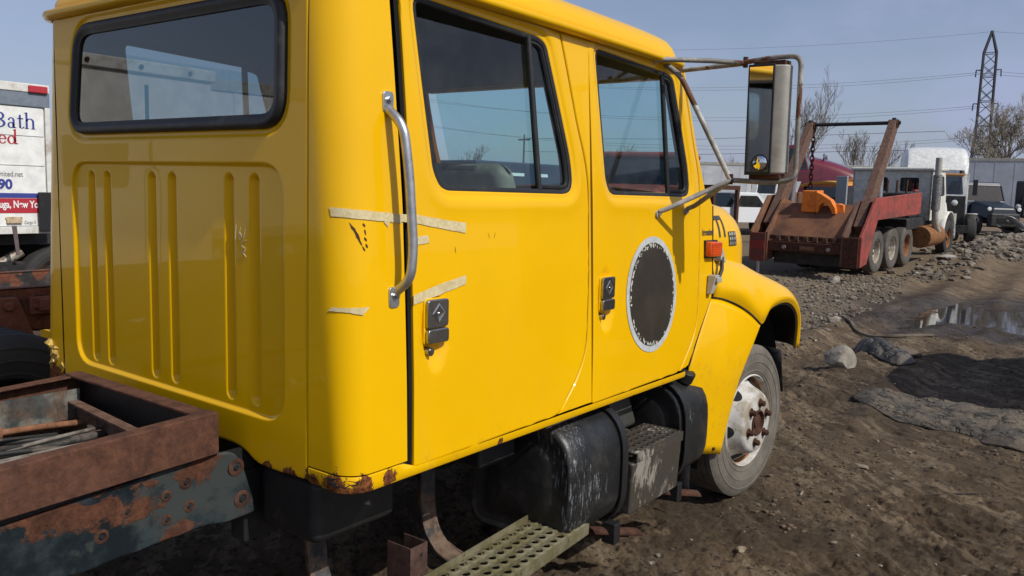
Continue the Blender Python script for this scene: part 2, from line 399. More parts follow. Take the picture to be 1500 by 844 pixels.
def inpoly(P, poly):
    x, y = P[:, 0], P[:, 1]; c = np.zeros(len(P), bool); N = len(poly)
    for i in range(N):
        x0, y0 = poly[i-1]; x1, y1 = poly[i]
        if y0 == y1: continue
        c ^= ((y0 > y) != (y1 > y)) & (x < (x1-x0)*(y-y0)/(y1-y0)+x0)
    return c
def pdist(P, poly):
    d = np.full(len(P), 1e9); N = len(poly); poly = np.asarray(poly, float)
    for i in range(N):
        a = poly[i-1]; b = poly[i]; ab = b-a; L = (ab**2).sum()
        if L < 1e-14: continue
        t = np.clip(((P-a)@ab)/L, 0, 1); d = np.minimum(d, np.hypot(*(P-(a+t[:, None]*ab)).T))
    return d
def offset(poly, d):
    poly = np.asarray(poly, float); N = len(poly)
    ar = 0.5*np.sum(poly[:, 0]*np.roll(poly[:, 1], -1)-poly[:, 1]*np.roll(poly[:, 0], -1)); sg = 1 if ar > 0 else -1
    t = np.roll(poly, -1, 0)-np.roll(poly, 1, 0); t /= np.linalg.norm(t, axis=1)[:, None]+1e-12
    return poly+sg*d*np.stack([-t[:, 1], t[:, 0]], 1)
def sheet(outer, holes, res, surf, tdir, thick=.02, rim=.003, extra=None, inset=.004, rings=()):
    loops = [resample(outer, res)]+[resample(h, res) for h in holes]
    lo = loops[0].min(0); hi = loops[0].max(0)
    gx = np.arange(lo[0]+res/2, hi[0], res); gy = np.arange(lo[1]+res/2, hi[1], res)
    G = np.array([(a, b) for a in gx for b in gy]).reshape(-1, 2)
    keep = inpoly(G, loops[0])
    for h in loops[1:]: keep &= ~inpoly(G, h)
    for h in loops: keep &= pdist(G, h) > max(res*.45, inset*1.6)
    rings = [np.asarray(r, float) for r in rings]
    EX = [np.asarray(extra, float)] if extra is not None and len(extra) else []
    near = np.concatenate(EX+rings) if (EX or rings) else None
    G = G[keep]
    if near is not None:
        dd = np.full(len(G), 9.)
        for k in range(0, len(near), 400): dd = np.minimum(dd, np.sqrt(((G[:, None]-near[None, k:k+400])**2).sum(-1)).min(1))
        G = G[dd > res*.45]
    pts = []; edges = []
    for h in loops:
        o = len(pts); pts += [tuple(p) for p in h]; edges += [(o+i, o+(i+1) % len(h)) for i in range(len(h))]
    nb = len(pts)
    if rim:
        for q, h in enumerate(loops):
            for f_ in (1, 2.2):
                o = len(pts); pts += [tuple(p) for p in offset(h, (inset if q == 0 else -inset)*f_)]
                edges += [(o+i, o+(i+1) % len(h)) for i in range(len(h))]
    for h in rings:
        o = len(pts); pts += [tuple(p) for p in h]; edges += [(o+i, o+(i+1) % len(h)) for i in range(len(h))]
    pts += [tuple(p) for p in G]
    if extra is not None and len(extra): pts += [tuple(p) for p in extra]
    V, E_, F, *_ = delaunay_2d_cdt([Vector(p) for p in pts], edges, [], 0, 1e-5)
    V = np.array([tuple(v) for v in V]); F = np.array([f[:] for f in F if len(f) == 3])
    cen = V[F].mean(1); k = inpoly(cen, loops[0])
    for h in loops[1:]: k &= ~inpoly(cen, h)
    F = F[k]
    X = np.array(surf(V[:, 0], V[:, 1])).T.copy()
    cnt = {}
    for f in F:
        for i in range(3):
            a, b = int(f[i]), int(f[(i+1) % 3]); key = (min(a, b), max(a, b)); cnt[key] = cnt.get(key, 0)+1
    bd = [e for e, c in cnt.items() if c == 1]
    T = np.asarray(tdir, float)
    bv = sorted({i for e in bd for i in e})
    if rim: X[bv] += T*rim
    mb = MB(); mb.add(X, [tuple(int(i) for i in f) for f in F])
    if thick:
        idx = {}; 
        for i in bv: idx[i] = len(mb.v); mb.v.append(tuple(X[i]+T*thick))
        mb.f += [(a, b, idx[b], idx[a]) for a, b in bd]
    return mb
def ringstrip(outer, inner, surf, tdir, depth_in, depth_out=0):
    """frame between two loops of equal count, falling inward by depth"""
    n = len(outer); T = np.asarray(tdir, float); o = np.array(outer); i_ = np.array(inner)
    A = np.array(surf(o[:, 0], o[:, 1])).T; B = np.array(surf(i_[:, 0], i_[:, 1])).T
    rows = [A+T*.02, A-T*.001, A*.45+B*.55-T*.001, B+T*.003, B+T*depth_in]
    mb = MB(); vs = np.concatenate(rows); fs = []
    for k in range(len(rows)-1):
        for q in range(n): fs.append((k*n+q, k*n+(q+1) % n, (k+1)*n+(q+1) % n, (k+1)*n+q))
    return mb.add(vs, fs)
def bez(p0, p1, p2, n=6): return [tuple(Vector(p0)*(1-t)**2+Vector(p1)*2*t*(1-t)+Vector(p2)*t*t) for t in [k/n for k in range(n+1)]]
def bent(pts, r, n=5):
    """polyline with rounded bends, 3-D"""
    out = [tuple(pts[0])]
    for i in range(1, len(pts)-1):
        p = Vector(pts[i]); a = Vector(pts[i-1])-p; b = Vector(pts[i+1])-p
        k = min(r, a.length*.48, b.length*.48); out += bez(p+a.normalized()*k, p, p+b.normalized()*k, n)
    return out+[tuple(pts[-1])]
def crom(P, n):
    """Catmull-Rom resample of a list of points"""
    P = [np.array(p, float) for p in P]; P = [2*P[0]-P[1]]+P+[2*P[-1]-P[-2]]; out = []
    for i in range(1, len(P)-2):
        for k in range(n):
            t = k/n; a, b, c, d = P[i-1:i+3]
            out.append(.5*((2*b)+(-a+c)*t+(2*a-5*b+4*c-d)*t*t+(-a+3*b-3*c+d)*t**3))
    return out+[P[-2]]
def loft(rows, nu, nv):
    R1 = [crom(r, nu) for r in rows]; cols = [crom([r[j] for r in R1], nv) for j in range(len(R1[0]))]
    return [[tuple(cols[j][i]) for j in range(len(cols))] for i in range(len(cols[0]))]
def text_mb(s, size, place, squash=1.0, thick=0):
    """flat lettering: place(u, v) -> point"""
    c = bpy.data.curves.new('lettering', 'FONT'); c.body = s; c.size = size
    if thick: c.offset = thick
    o = bpy.data.objects.new('lettering', c); me = bpy.data.meshes.new_from_object(o)
    mb = MB(); mb.add([place(v.co.x*squash, v.co.y) for v in me.vertices], [tuple(p.vertices) for p in me.polygons])
    bpy.data.objects.remove(o); bpy.data.curves.remove(c); bpy.data.meshes.remove(me); return mb
def wheel(parent, c, R, wd, sgn, tyre, rim, rr=None, n=40, detail=1, dish=.03, name='wheel'):
    """tyre with sidewalls and tread + rim; outer side faces sgn*y"""
    rr = rr or R*.55; h = wd/2
    k_ = R-rr
    pr = [(rr, h*.80), (rr+.02*R, h*.92), (rr+k_*.12, h*.95), (rr+k_*.13, h*.975), (rr+k_*.17, h*.975), (rr+k_*.18, h*.96), (rr+k_*.3, h*1.0), (rr+k_*.42, h*1.02), (rr+k_*.43, h*1.045), (rr+k_*.46, h*1.045), (rr+k_*.47, h*1.025), (rr+k_*.62, h*1.02), (rr+k_*.70, h*1.0), (rr+k_*.71, h*1.02), (rr+k_*.75, h*1.015), (rr+k_*.76, h*.99), (R*.955, h*.93), (R*.985, h*.84)]
    gr = []
    for k in range(-2, 3):
        w0 = k*h*.34; gr += [(R, w0+h*.12), (R, w0-h*.12), (R*.982, w0-h*.14), (R*.982, w0-h*.20)]
    gr = sorted(gr, key=lambda q: -q[1])
    if not detail: gr = [(R, h*.6), (R, -h*.6)]
    prof = [(r, sgn*a) for r, a in pr+gr+[(r, -a) for r, a in pr[::-1]]]
    t = MB().lathe(prof, c, 'y', n).build('tyre', tyre, parent, 40)
    o = h*.80
    rp = [(rr, o), (rr*.97, o-.005), (rr*.93, o-.03), (rr*.88, o-.10*R*2), (rr*.80, o-.10*R*2-.005), (rr*.55, o-.12+dish*2), (rr*.42, o-.10+dish*2), (rr*.22, o-.10+dish*2), (rr*.2, o-.03+dish), (rr*.0001, o-.02+dish)]
    MB().lathe([(r, sgn*a) for r, a in rp], c, 'y', n).build('rim', rim, t, 40)
    return t
# ================================================================== the yellow crew cab truck
TR = thing('crew_cab_truck', 'large yellow crew cab truck chassis in the foreground with bare rusty frame behind its cab', 'truck')
ZB = .917
def hw(z):
    h = np.clip(np.asarray(z, float)-ZB, -.3, 1.75); return 1.015-.045*h-.009*h*h
def waves(x, z, s): return .0012*fbm(x*1.7, z*1.7, s, 2)
def side_surf(sg, off=0, f=None):
    def g(x, z):
        y = hw(z)+off+waves(x, z, 3)
        if f is not None: y = y+f(x, z)
        return x, sg*y, z
    return g
# outlines shared by both doors (x measured from the door's rear edge)
DOOR = [(-.001, .925), (.862, .932), (1.0, 1.05), (1.085, 1.17), (1.108, 1.45), (1.112, 1.88), (1.085, 2.0), (1.03, 2.125), (.965, 2.335), (.905, 2.515), (-.013, 2.515), (-.009, 2.44), (0, 2.25), (.006, 2.1), (.013, 1.8), (.011, 1.46), (.008, 1.2)]
WIN = [(.055, 2.478), (.775, 2.456), (.825, 2.435), (.9, 2.23), (.985, 1.99), (.998, 1.90), (.985, 1.858), (.94, 1.845), (.2, 1.847), (.165, 1.86), (.132, 1.91), (.09, 2.2)]
DOORO = rnd(DOOR, [.015, .02, .06, .08, .1, .06, .06, .1, .1, .02, .01, .02, .05, .05, .05, .05, .05], 4)
WINO = rnd(WIN, [.05, .03, .05, .05, .06, .04, .03, .05, .05, .03, .05, .1], 4)
def door_relief(x0, sg):
    W2 = np.array(WINO)+[x0, 0]
    def f(x, z):
        P = np.stack([x, z], 1); d = pdist(P, W2)
        r = -.007*(1-sst(d, .012, .034))                     # pressed flange round the window
        r = r+.0035*np.exp(-((d-.055)/.022)**2)
        if sg < 0:
            u = x-x0                                          # hollow behind the paddle handle
            e = np.sqrt(((u-.115)/.072)**2+((z-1.375)/.155)**2); r = r-.022*(1-sst(e, .55, 1.0))
        return r
    return f
T_IN = {-1: (0, 1, 0), 1: (0, -1, 0)}
doors = {}
for sg in (-1, 1):
    for nm, x0 in (('rear_door', .28), ('front_door', 1.42)):
        out = [(x+x0, z) for x, z in DOORO]; win = [(x+x0, z) for x, z in WINO]
        ex = []; rg_ = [offset(resample(win, .03), -d) for d in (.013, .019, .025, .031, .037, .045, .055, .068)]
        if sg < 0:
            for rr in np.linspace(.25, 1.05, 9):
                for t in np.linspace(0, 2*PI, 22, endpoint=False): ex.append((x0+.115+.072*rr*math.cos(t), 1.375+.155*rr*math.sin(t)))
            ex = [p for p in ex]
        door = sheet(out, [win], .045, side_surf(sg, 0, door_relief(x0, sg)), T_IN[sg], .009, .003, ex, .004, rg_).build(nm, YEL, TR, 40)
        doors[(sg, nm)] = door
        wl = [tuple(p) for p in resample(win, .03)]
        inn = [tuple(p) for p in offset(wl, .017)]
        ringstrip(wl, inn, side_surf(sg, -.010), T_IN[sg], .02).build('window_frame', RUBBER, door, 50)
        # glass: the big pane is wound a little down, the front vent pane is fixed
        cut = x0+.715
        def clip(poly, keep):
            out_ = []
            lx = lambda z: cut+(2.45-z)*.085
            for i in range(len(poly)):
                a, b = poly[i-1], poly[i]; fa, fb = keep*(a[0]-lx(a[1])), keep*(b[0]-lx(b[1]))
                if (fa > 0) != (fb > 0): t = fa/(fa-fb); out_.append((a[0]+(b[0]-a[0])*t, a[1]+(b[1]-a[1])*t))
                if fb > 0: out_.append(b)
            return out_
        big = [(x, min(z, 2.415-.0*(x-x0))) for x, z in clip([tuple(p) for p in offset(wl, .012)], -1)]
        gs = lambda x, z: (x, sg*(hw(z)-.030), z)
        def flat(poly, mat, name, par, g=gs):
            m = MB(); m.add([g(*p) for p in poly], [tuple(range(len(poly)))]); return m.build(name, mat, par, 0)
        flat(big, GLASS_SIDE, 'window_glass', door)
        gs2 = lambda x, z: (x, sg*(hw(z)-.026), z)
        vent = clip([tuple(p) for p in offset(wl, .014)], 1)
        flat(vent, GLASS_SIDE, 'vent_glass', door, gs2)
        dv = MB(); top = (cut-.0, 2.452); bot = (cut+.052, 1.86)
        dv.tube([(top[0], sg*(hw(top[1])-.019), top[1]), (bot[0], sg*(hw(bot[1])-.019), bot[1])], .013, 8)
        dv.build('window_divider', RUBBER, door, 50)
        vp = offset(np.array(clip([tuple(p) for p in offset(wl, .016)], 1)), .010); vf = MB(); vf.tube([(a, sg*(hw(b)-.022), b) for a, b in vp], .009, 6, True); vf.build('vent_frame', RUBBER, door, 50)
        sl = MB(); sl.tube([(a, sg*(hw(b)-.024), b) for a, b in offset(np.array(out), .006)], .014, 6, True); sl.build('door_seal', VOID, door, 50)
# paddle handles with a diamond emblem, and locks
for (sg, nm), door in doors.items():
    if sg > 0: continue
    x0 = .28 if nm == 'rear_door' else 1.42
    y = lambda z: -float(hw(z))
    cx, zt, zb = x0+.115, 1.482, 1.332
    bz = MB(); pl = rnd([(cx-.058, zb-.004), (cx+.058, zb-.004), (cx+.058, zt+.004), (cx-.058, zt+.004)], .016, 3)
    bz.prism(pl, 'y', y(1.4)+.02, y(1.4)-.002).build('handle_bezel', YEL, door, 40, .003)
    h = MB(); up = rnd([(cx-.053, 1.385), (cx+.053, 1.385), (cx+.053, zt), (cx-.053, zt)], .014, 3); h.prism(up, 'y', y(1.4)-.002, y(1.4)-.016)
    hd = h.build('handle', CHROME, door, 40, .004, segs=3)
    h = MB(); lw = rnd([(cx-.053, zb), (cx+.053, zb), (cx+.053, 1.382), (cx-.053, 1.382)], .013, 3); h.prism(lw, 'y', y(1.4)-.002, y(1.4)-.02)
    h.build('handle_paddle', CHROME, door, 40, .005, segs=3)
    d = MB(); Y = y(1.4)-.0165; o = [(cx, 1.470), (cx+.034, 1.434), (cx, 1.396), (cx-.034, 1.434)]; i_ = [(cx, 1.462), (cx+.027, 1.434), (cx, 1.404), (cx-.027, 1.434)]
    vs = [(p[0], Y, p[1]) for p in o]+[(p[0], Y-.0022, p[1]) for p in i_]+[(p[0]*.6+cx*.4, Y+.0, p[1]*.6+1.434*.4) for p in i_]
    d.add(vs, [(k, (k+1) % 4, 4+(k+1) % 4, 4+k) for k in range(4)]+[(4+k, 4+(k+1) % 4, 8+(k+1) % 4, 8+k) for k in range(4)]+[(8, 9, 10, 11)])
    d.cyl((cx, Y, 1.434), (cx, Y-.004, 1.434), .004, n=6)
    d.build('diamond_emblem', CHROME, hd, 20)
    k = MB(); k.cyl((x0+.085, y(1.3)+.02, 1.305), (x0+.085, y(1.3)-.006, 1.305), .0155, n=16); k.cyl((x0+.085, y(1.3)-.006, 1.305), (x0+.085, y(1.3)-.008, 1.305), .010, n=16)
    k.box(x0+.082, x0+.088, y(1.3)-.0095, y(1.3)-.007, 1.299, 1.311)
    k.build('door_lock', CHROME, door, 30)

# rear corner (quarter) panels wrap from the rear wall seam to the door gap
def perim(sg, s, z, off=0.):
    """s=0 at the rear seam, runs outboard then forward round the rounded corner"""
    w_ = hw(z)+off; r = .085+.06*np.clip((z-ZB)/1.5, 0, 1)
    ys = .812; L0 = w_-r-ys; L1 = r*PI/2
    a = np.clip((s-L0)/r, 0, PI/2)
    y = np.where(s < L0, ys+s, w_-r+r*np.sin(a)); x = np.where(s < L0, -off, r-(r+0*off)*np.cos(a)-0*off)
    x = np.where(s > L0+L1, r+(s-L0-L1), x); y = np.where(s > L0+L1, w_, y)
    return x, sg*y, z
def plen(z, xe): 
    r = .085+.06*np.clip((z-ZB)/1.5, 0, 1); return float(hw(z)-r-.812+r*PI/2+(xe-r))
for sg in (-1, 1):
    P = []
    for z in np.linspace(.957, 2.50, 40):
        L = plen(z, float(np.interp(z, [.92, 1.22, 1.47, 1.8, 2.1, 2.25, 2.44], [.245, .251, .252, .252, .239, .233, .224]))); row = []
        for q in np.linspace(0, 1, 34):
            p = perim(sg, np.array(q*L), np.array(z), float(waves(np.array(q), np.array(z), 5))); row.append((float(p[0]), float(p[1]), z))
        e = row[-1]; row.append((e[0], e[1]-sg*.006, z)); P.append(row)
    MB().grid(P).build('corner_panel', YEL, TR, 40)
    # sill strip: wraps the corner and runs forward under the doors
    P = []; z0 = .897
    prof = [(.9515, -.012), (.9515, -.001), (.949, .0015), (.93, .002), (.908, .001), (.899, -.004), (.896, -.02)]
    Lc = plen(.93, .2)
    ss = list(np.linspace(0, Lc, 34))
    for q in ss:
        p = [perim(sg, np.array(q), np.array(z), o) for z, o in prof]
        P.append([(float(a), float(b), z-.0) for (a, b, c), (z, o) in zip(p, prof)])
    for x in np.linspace(.23, 2.36, 26):
        zt = -.033*sst(np.array(x), .22, .30)
        P.append([(x, sg*(float(hw(z))+o), z+(float(zt) if i < 3 else 0)-.003*(x-.2)) for i, (z, o) in enumerate(prof)])
    sl_ = MB().grid(P).build('sill', YEL, TR, 40)
    if sg < 0:   # rusted through at the corner: a ragged dark hole
        hp = [(.02, .9395), (.06, .944), (.085, .938), (.105, .942), (.128, .938), (.135, .930), (.118, .924), (.108, .928), (.092, .916), (.075, .921), (.062, .912), (.048, .922), (.034, .919), (.030, .929)]
        hm = MB(); q_ = [perim(-1, np.array(.072+a), np.array(b), .0035) for a, b in hp]; hm.add([tuple(float(c) for c in p) for p in q_], [tuple(range(len(hp)))]); hm.build('rust_hole', VOID, sl_, 0)
    # jamb and inner wall behind the doors, with window openings
    o_ = [(.1, .93), (2.3, .93), (2.5, 1.15), (2.51, 1.9), (2.24, 2.5), (.1, 2.5)]
    hl = [[(x+x0, z) for x, z in offset(np.array(WINO), -.012)] for x0 in (.28, 1.42)]
    sheet(o_, hl, .12, side_surf(sg, -.045), T_IN[sg], .03, 0).build('door_jamb', INTER, TR, 40)
    # B-pillar between the doors
    fr = [(x+.28+.009, z) for x, z in DOORO if x > .85 and z > .94][:-1]
    fr = [p for p in fr if p[1] > .95]
    pl = [(1.152, .932), (1.413, .932), (1.413, 2.515), (1.197, 2.515)]+[p for p in sorted(fr, key=lambda q: -q[1]) if p[1] < 2.5]
    sheet(pl, [], .06, side_surf(sg, 0), T_IN[sg], .03, .004).build('door_pillar', YEL, TR, 40)
    # cowl side and windscreen pillar
    fr = [(x+1.42+.009, z) for x, z in DOORO if x > .85 and z > .94]
    fr = sorted([p for p in fr if .96 < p[1] < 2.5], key=lambda q: -q[1])
    pl = [(2.30, .934), (2.40, .95), (2.55, 1.13), (2.69, 1.285), (2.703, 1.33), (2.703, 1.80), (2.66, 1.855), (2.61, 1.875), (2.49, 2.13), (2.405, 2.36), (2.355, 2.515), (2.335, 2.515)]+fr
    cw = sheet(pl, [], .05, side_surf(sg, 0), T_IN[sg], .04, .004).build('cowl_panel', YEL, TR, 40)

# rear wall with its pressed panel, six grooves and the rear window
REC = rnd([(-.688, 1.066), (.688, 1.078), (.688, 1.917), (-.688, 1.917)], .11, 6)
RW = rnd([(-.69, 2.028), (.69, 2.028), (.612, 2.462), (-.65, 2.43)], .11, 6)
RW = rnd([(-.692, 2.028), (.69, 2.028), (.62, 2.462), (-.70, 2.462)], .115, 6)
GRO = [.549, .425, .098, -.038, -.385, -.525]
def rear_surf(y, z):
    P = np.stack([y, z], 1); d = pdist(P, REC); ins = inpoly(P, REC); sd = np.where(ins, d, -d)
    x = .0125*sst(sd, -.004, .010)
    for gy in GRO:
        zt, zb = 1.885, 1.098; hz = np.clip(z, zb+.028, zt-.028); dd = np.hypot(y-gy, z-hz)
        x = x+.021*(1-sst(dd, .006, .030))
    dw = pdist(P, RW); x = x+.010*(1-sst(dw, .012, .03))
    return x+waves(y*1.2, z, 11)*1.5, y, z
ex = []
rings = [offset(resample(REC, .03), d) for d in (-.012, -.007, -.003, 0, .003, .006, .009, .013, .018)]
for gy in GRO:
    for du in (-.034, -.029, -.024, -.018, -.012, -.006, 0, .006, .012, .018, .024, .029, .034):
        for z in np.linspace(1.126, 1.857, 36): ex.append((gy+du, z))
    for rr in (.006, .012, .018, .024, .029, .034):
        for t in np.linspace(.15, PI-.15, 8): ex.append((gy+rr*math.cos(t), 1.857+rr*math.sin(t))); ex.append((gy+rr*math.cos(t), 1.126-rr*math.sin(t)))
rings += [offset(resample(RW, .03), -d) for d in (.013, .018, .023, .028, .034, .042)]
RO = [(-.806, .908), (-.66, .903), (-.57, .903), (-.53, .912), (-.475, .940), (-.42, .950), (.42, .950), (.475, .940), (.53, .912), (.66, .905), (.806, .915), (.806, 2.50), (-.806, 2.50)]
RO = rnd(RO, [.002, .02, .02, .02, .03, .03, .03, .03, .02, .02, .002, .002, .002], 3)
RP = sheet(RO, [RW], .05, rear_surf, (1, 0, 0), .03, .0025, ex, .004, rings)
rear = RP.build('rear_wall', YEL, TR, 40)
wl = [tuple(p) for p in resample(RW, .03)]; inn = [tuple(p) for p in offset(wl, .048)]
def rs2(y, z): return 0*y+.004, y, z
n_ = len(wl); A = np.array(wl); B = np.array(inn)
sm = MB(); rows = [[(.012, p[0], p[1]) for p in A], [(-.008, p[0], p[1]) for p in offset(A, .003)], [(-.015, p[0], p[1]) for p in offset(A, .014)], [(-.013, p[0], p[1]) for p in offset(A, .026)], [(-.006, p[0], p[1]) for p in offset(A, .036)], [(-.004, p[0], p[1]) for p in offset(A, .046)], [(.008, p[0], p[1]) for p in B]]
vs = [p for r in rows for p in r]; sm.add(vs, [(k*n_+q, k*n_+(q+1) % n_, (k+1)*n_+(q+1) % n_, (k+1)*n_+q) for k in range(len(rows)-1) for q in range(n_)])
rw = sm.build('rear_window', RUBBER, TR, 50)
g = MB(); gp = offset(A, .044); g.add([(.004, p[0], p[1]) for p in gp], [tuple(range(len(gp)))]); g.build('window_glass', GLASS_REAR, rw, 0)
# inner trim of the rear wall
sheet([(-.9, .93), (.9, .93), (.85, 2.48), (-.85, 2.48)], [[tuple(p) for p in offset(A, .02)]], .2, lambda y, z: (0*y+.05, y, z), (1, 0, 0), .02, 0).build('rear_trim', INTER, TR, 40)
# chalked stock number on the rear wall
ch = MB()
def cs(pts): ch.tube([(.0105, a, b) for a, b in pts], .0011, 5)
cs([(-.424, 1.712), (-.418, 1.66)]); cs([(-.449, 1.703), (-.438, 1.675), (-.447, 1.662), (-.456, 1.672), (-.447, 1.684), (-.438, 1.676)])
cs([(-.476, 1.70), (-.465, 1.668)]); cs([(-.480, 1.662), (-.452, 1.652), (-.456, 1.640), (-.474, 1.634), (-.470, 1.622), (-.450, 1.626), (-.478, 1.605)])
ch.build('chalk_number', PALEBITS, rear, 60)

# roof: gutter and crowned shell
def rrect(x0, x1, hy, r, d, n=8):
    x0 += d; x1 -= d; hy -= d; r = max(r-d, .03); out = []
    for cx, cy, a0 in ((x1-r, hy-r, 0), (x0+r, hy-r, PI/2), (x0+r, -hy+r, PI), (x1-r, -hy+r, 1.5*PI)):
        for k in range(n+1): t = a0+PI/2*k/n; out.append((cx+r*math.cos(t), cy+r*math.sin(t)))
    # even straight sides
    o2 = []
    for i in range(len(out)):
        a, b = out[i], out[(i+1) % len(out)]; o2.append(a)
        if i % (n+1) == n:
            for q in range(1, 14): o2.append((a[0]+(b[0]-a[0])*q/14, a[1]+(b[1]-a[1])*q/14))
    return o2
rows = []
for d, z in ((.02, 2.528), (.012, 2.545), (.014, 2.565), (.03, 2.60), (.06, 2.635), (.11, 2.662), (.2, 2.69), (.35, 2.715), (.6, 2.73), (.86, 2.735)):
    rows.append([(x, y, z-.006*max(0, x-1.5)-(.03*max(0, x-2.0))) for x, y in rrect(-.005, 2.375, .935, .16, d)])
n = len(rows[0]); rf = MB(); rf.add([p for r in rows for p in r], [(k*n+q, k*n+(q+1) % n, (k+1)*n+(q+1) % n, (k+1)*n+q) for k in range(len(rows)-1) for q in range(n)]+[tuple(range((len(rows)-1)*n, len(rows)*n))])
roof = rf.build('roof', YEL, TR, 50)
gp = [(.0, 2.496), (-.026, 2.502), (-.034, 2.515), (-.030, 2.528), (-.016, 2.533), (.02, 2.530)]
rows = [[(x, y, z-.006*max(0, x-1.5)) for x, y in rrect(-.005, 2.375, .935, .16, d)] for d, z in gp]
gt = MB(); gt.add([p for r in rows for p in r], [(k*n+q, k*n+(q+1) % n, (k+1)*n+(q+1) % n, (k+1)*n+q) for k in range(len(rows)-1) for q in range(n)])
gt.build('rain_gutter', YEL, roof, 50)
sm = MB(); sm.tube([(1.86-.02*k, -(.92-.018*k-.0006*k*k), 2.552+.0265*k-.0013*k*k) for k in range(0, 9)], .003, 5); sm.build('roof_seam', BLACK, roof, 50)
hl = MB(); hl.box(.05, 2.3, -.88, .88, 2.47, 2.495); hl.build('headliner', INTER, TR, 0)
fl = MB(); fl.box(.035, 2.6, -.985, .985, .935, .955); fl.build('cab_floor', BLACK, TR, 0)
# windscreen, dash and seats
ws_ = MB(); ws_.add([(2.62, -.86, 1.87), (2.62, .86, 1.87), (2.37, .82, 2.47), (2.37, -.82, 2.47)], [(0, 1, 2, 3)]); wsc = ws_.build('windscreen', GLASS_SIDE, TR, 0)
hd = MB(); hd.hexa([(2.34, -.87, 2.455), (2.39, -.87, 2.455), (2.39, .87, 2.455), (2.34, .87, 2.455)], [(2.31, -.87, 2.53), (2.36, -.87, 2.53), (2.36, .87, 2.53), (2.31, .87, 2.53)]); hd.build('windscreen_header', YEL, TR, 30)
for sg in (-1, 1):
    p = MB(); p.tube([(2.63, sg*.90, 1.86), (2.37, sg*.86, 2.48)] if sg < 0 else [(2.47, .94, 1.86), (2.31, .90, 2.48)], .035 if sg < 0 else .022, 8); p.build('windscreen_pillar', INTER, TR, 50)
ds = MB(); ds.box(2.25, 2.68, -.9, .9, 1.45, 1.80); ds.build('dashboard', INTER, TR, 30, .05)
cwt = MB(); cwt.box(2.6, 2.78, -.92, .92, 1.80, 1.865); cwt.build('cowl_top', YEL, TR, 30, .03)
for sg in (-1, 1):
    st = MB(); st.box(1.28, 1.85, sg*.48-.27, sg*.48+.27, 1.30, 1.46); s_ = st.build('seat_cushion', TAUPE, TR, 40, .05, segs=4)
    bk = MB(); bk.hexa([(1.22, sg*.48-.27, 1.42), (1.38, sg*.48-.27, 1.42), (1.38, sg*.48+.27, 1.42), (1.22, sg*.48+.27, 1.42)], [(1.08, sg*.48-.24, 1.965), (1.20, sg*.48-.24, 1.965), (1.20, sg*.48+.24, 1.965), (1.08, sg*.48+.24, 1.965)])
    bk.build('seat_back', TAUPE, TR, 40, .06, segs=4)
    h = MB(); h.box(1.09, 1.17, sg*.48-.13, sg*.48+.13, 1.985, 2.11) if sg > 0 else h.box(1.09, 1.17, sg*.48-.1, sg*.48+.1, 1.93, 1.955)
    h.build('headrest' if sg > 0 else 'seat_top', INTER, TR, 40, .04, segs=4)
    tp = MB(); tp.box(1.47, 2.45, sg*.905-.01, sg*.905+.01, 1.0, 1.835) if sg > 0 else tp.box(1.47, 2.45, -.895, -.885, 1.0, 1.80); tp.build('door_trim', TAUPE, TR, 20)
bs_ = MB(); bs_.box(.2, .75, -.85, .85, 1.30, 1.46); bs_.build('bench_cushion', TAUPE, TR, 40, .05, segs=3)
bs_ = MB(); bs_.box(.1, .24, -.85, .85, 1.4, 1.88); bs_.build('bench_back', INTER, TR, 40, .05, segs=3)
sw = MB(); sw.tube([(2.05+.07*math.sin(t), .48+.21*math.cos(t), 1.76+.2*math.sin(t)) for t in np.linspace(0, 2*PI, 28, endpoint=False)], .014, 8, True)
sw.tube([(2.05, .28, 1.76), (2.1, .48, 1.74), (2.05, .68, 1.76)], .012, 6); sw.tube([(2.1, .48, 1.84), (2.4, .48, 1.6)], .03, 8); sw.build('steering_wheel', INTER, TR, 50)

# grab handle beside the rear door
def sy(z, o=0): return -float(hw(z))-o
gb = MB(); ya = .052
gb.tube(bent([(.197, sy(2.10, .004), 2.098), (.203, sy(2.06, ya+.012), 2.045), (.215, sy(1.9, ya+.018), 1.90), (.222, sy(1.62, ya+.018), 1.66), (.213, sy(1.56, ya+.012), 1.565), (.207, sy(1.52, .004), 1.520)], .09, 6), .0155, 14)
gh_ = gb.build('grab_handle', ALU, TR, 60)
for z in (2.118, 1.503):
    b = MB(); b.prism(rnd([(.176, z-.034), (.222, z-.034), (.222, z+.034), (.176, z+.034)], .015, 3), 'y', sy(z, -.004), sy(z, .006)); b.build('handle_bracket', ALU, gh_, 40, .002)
    b = MB(); b.cyl((.199, sy(z, .005), z+.006), (.199, sy(z, .014), z+.006), .0105, n=6); b.cyl((.199, sy(z, .013), z+.006), (.199, sy(z, .019), z+.006), .006, n=8); b.build('bolt', CHROME, gh_, 30)

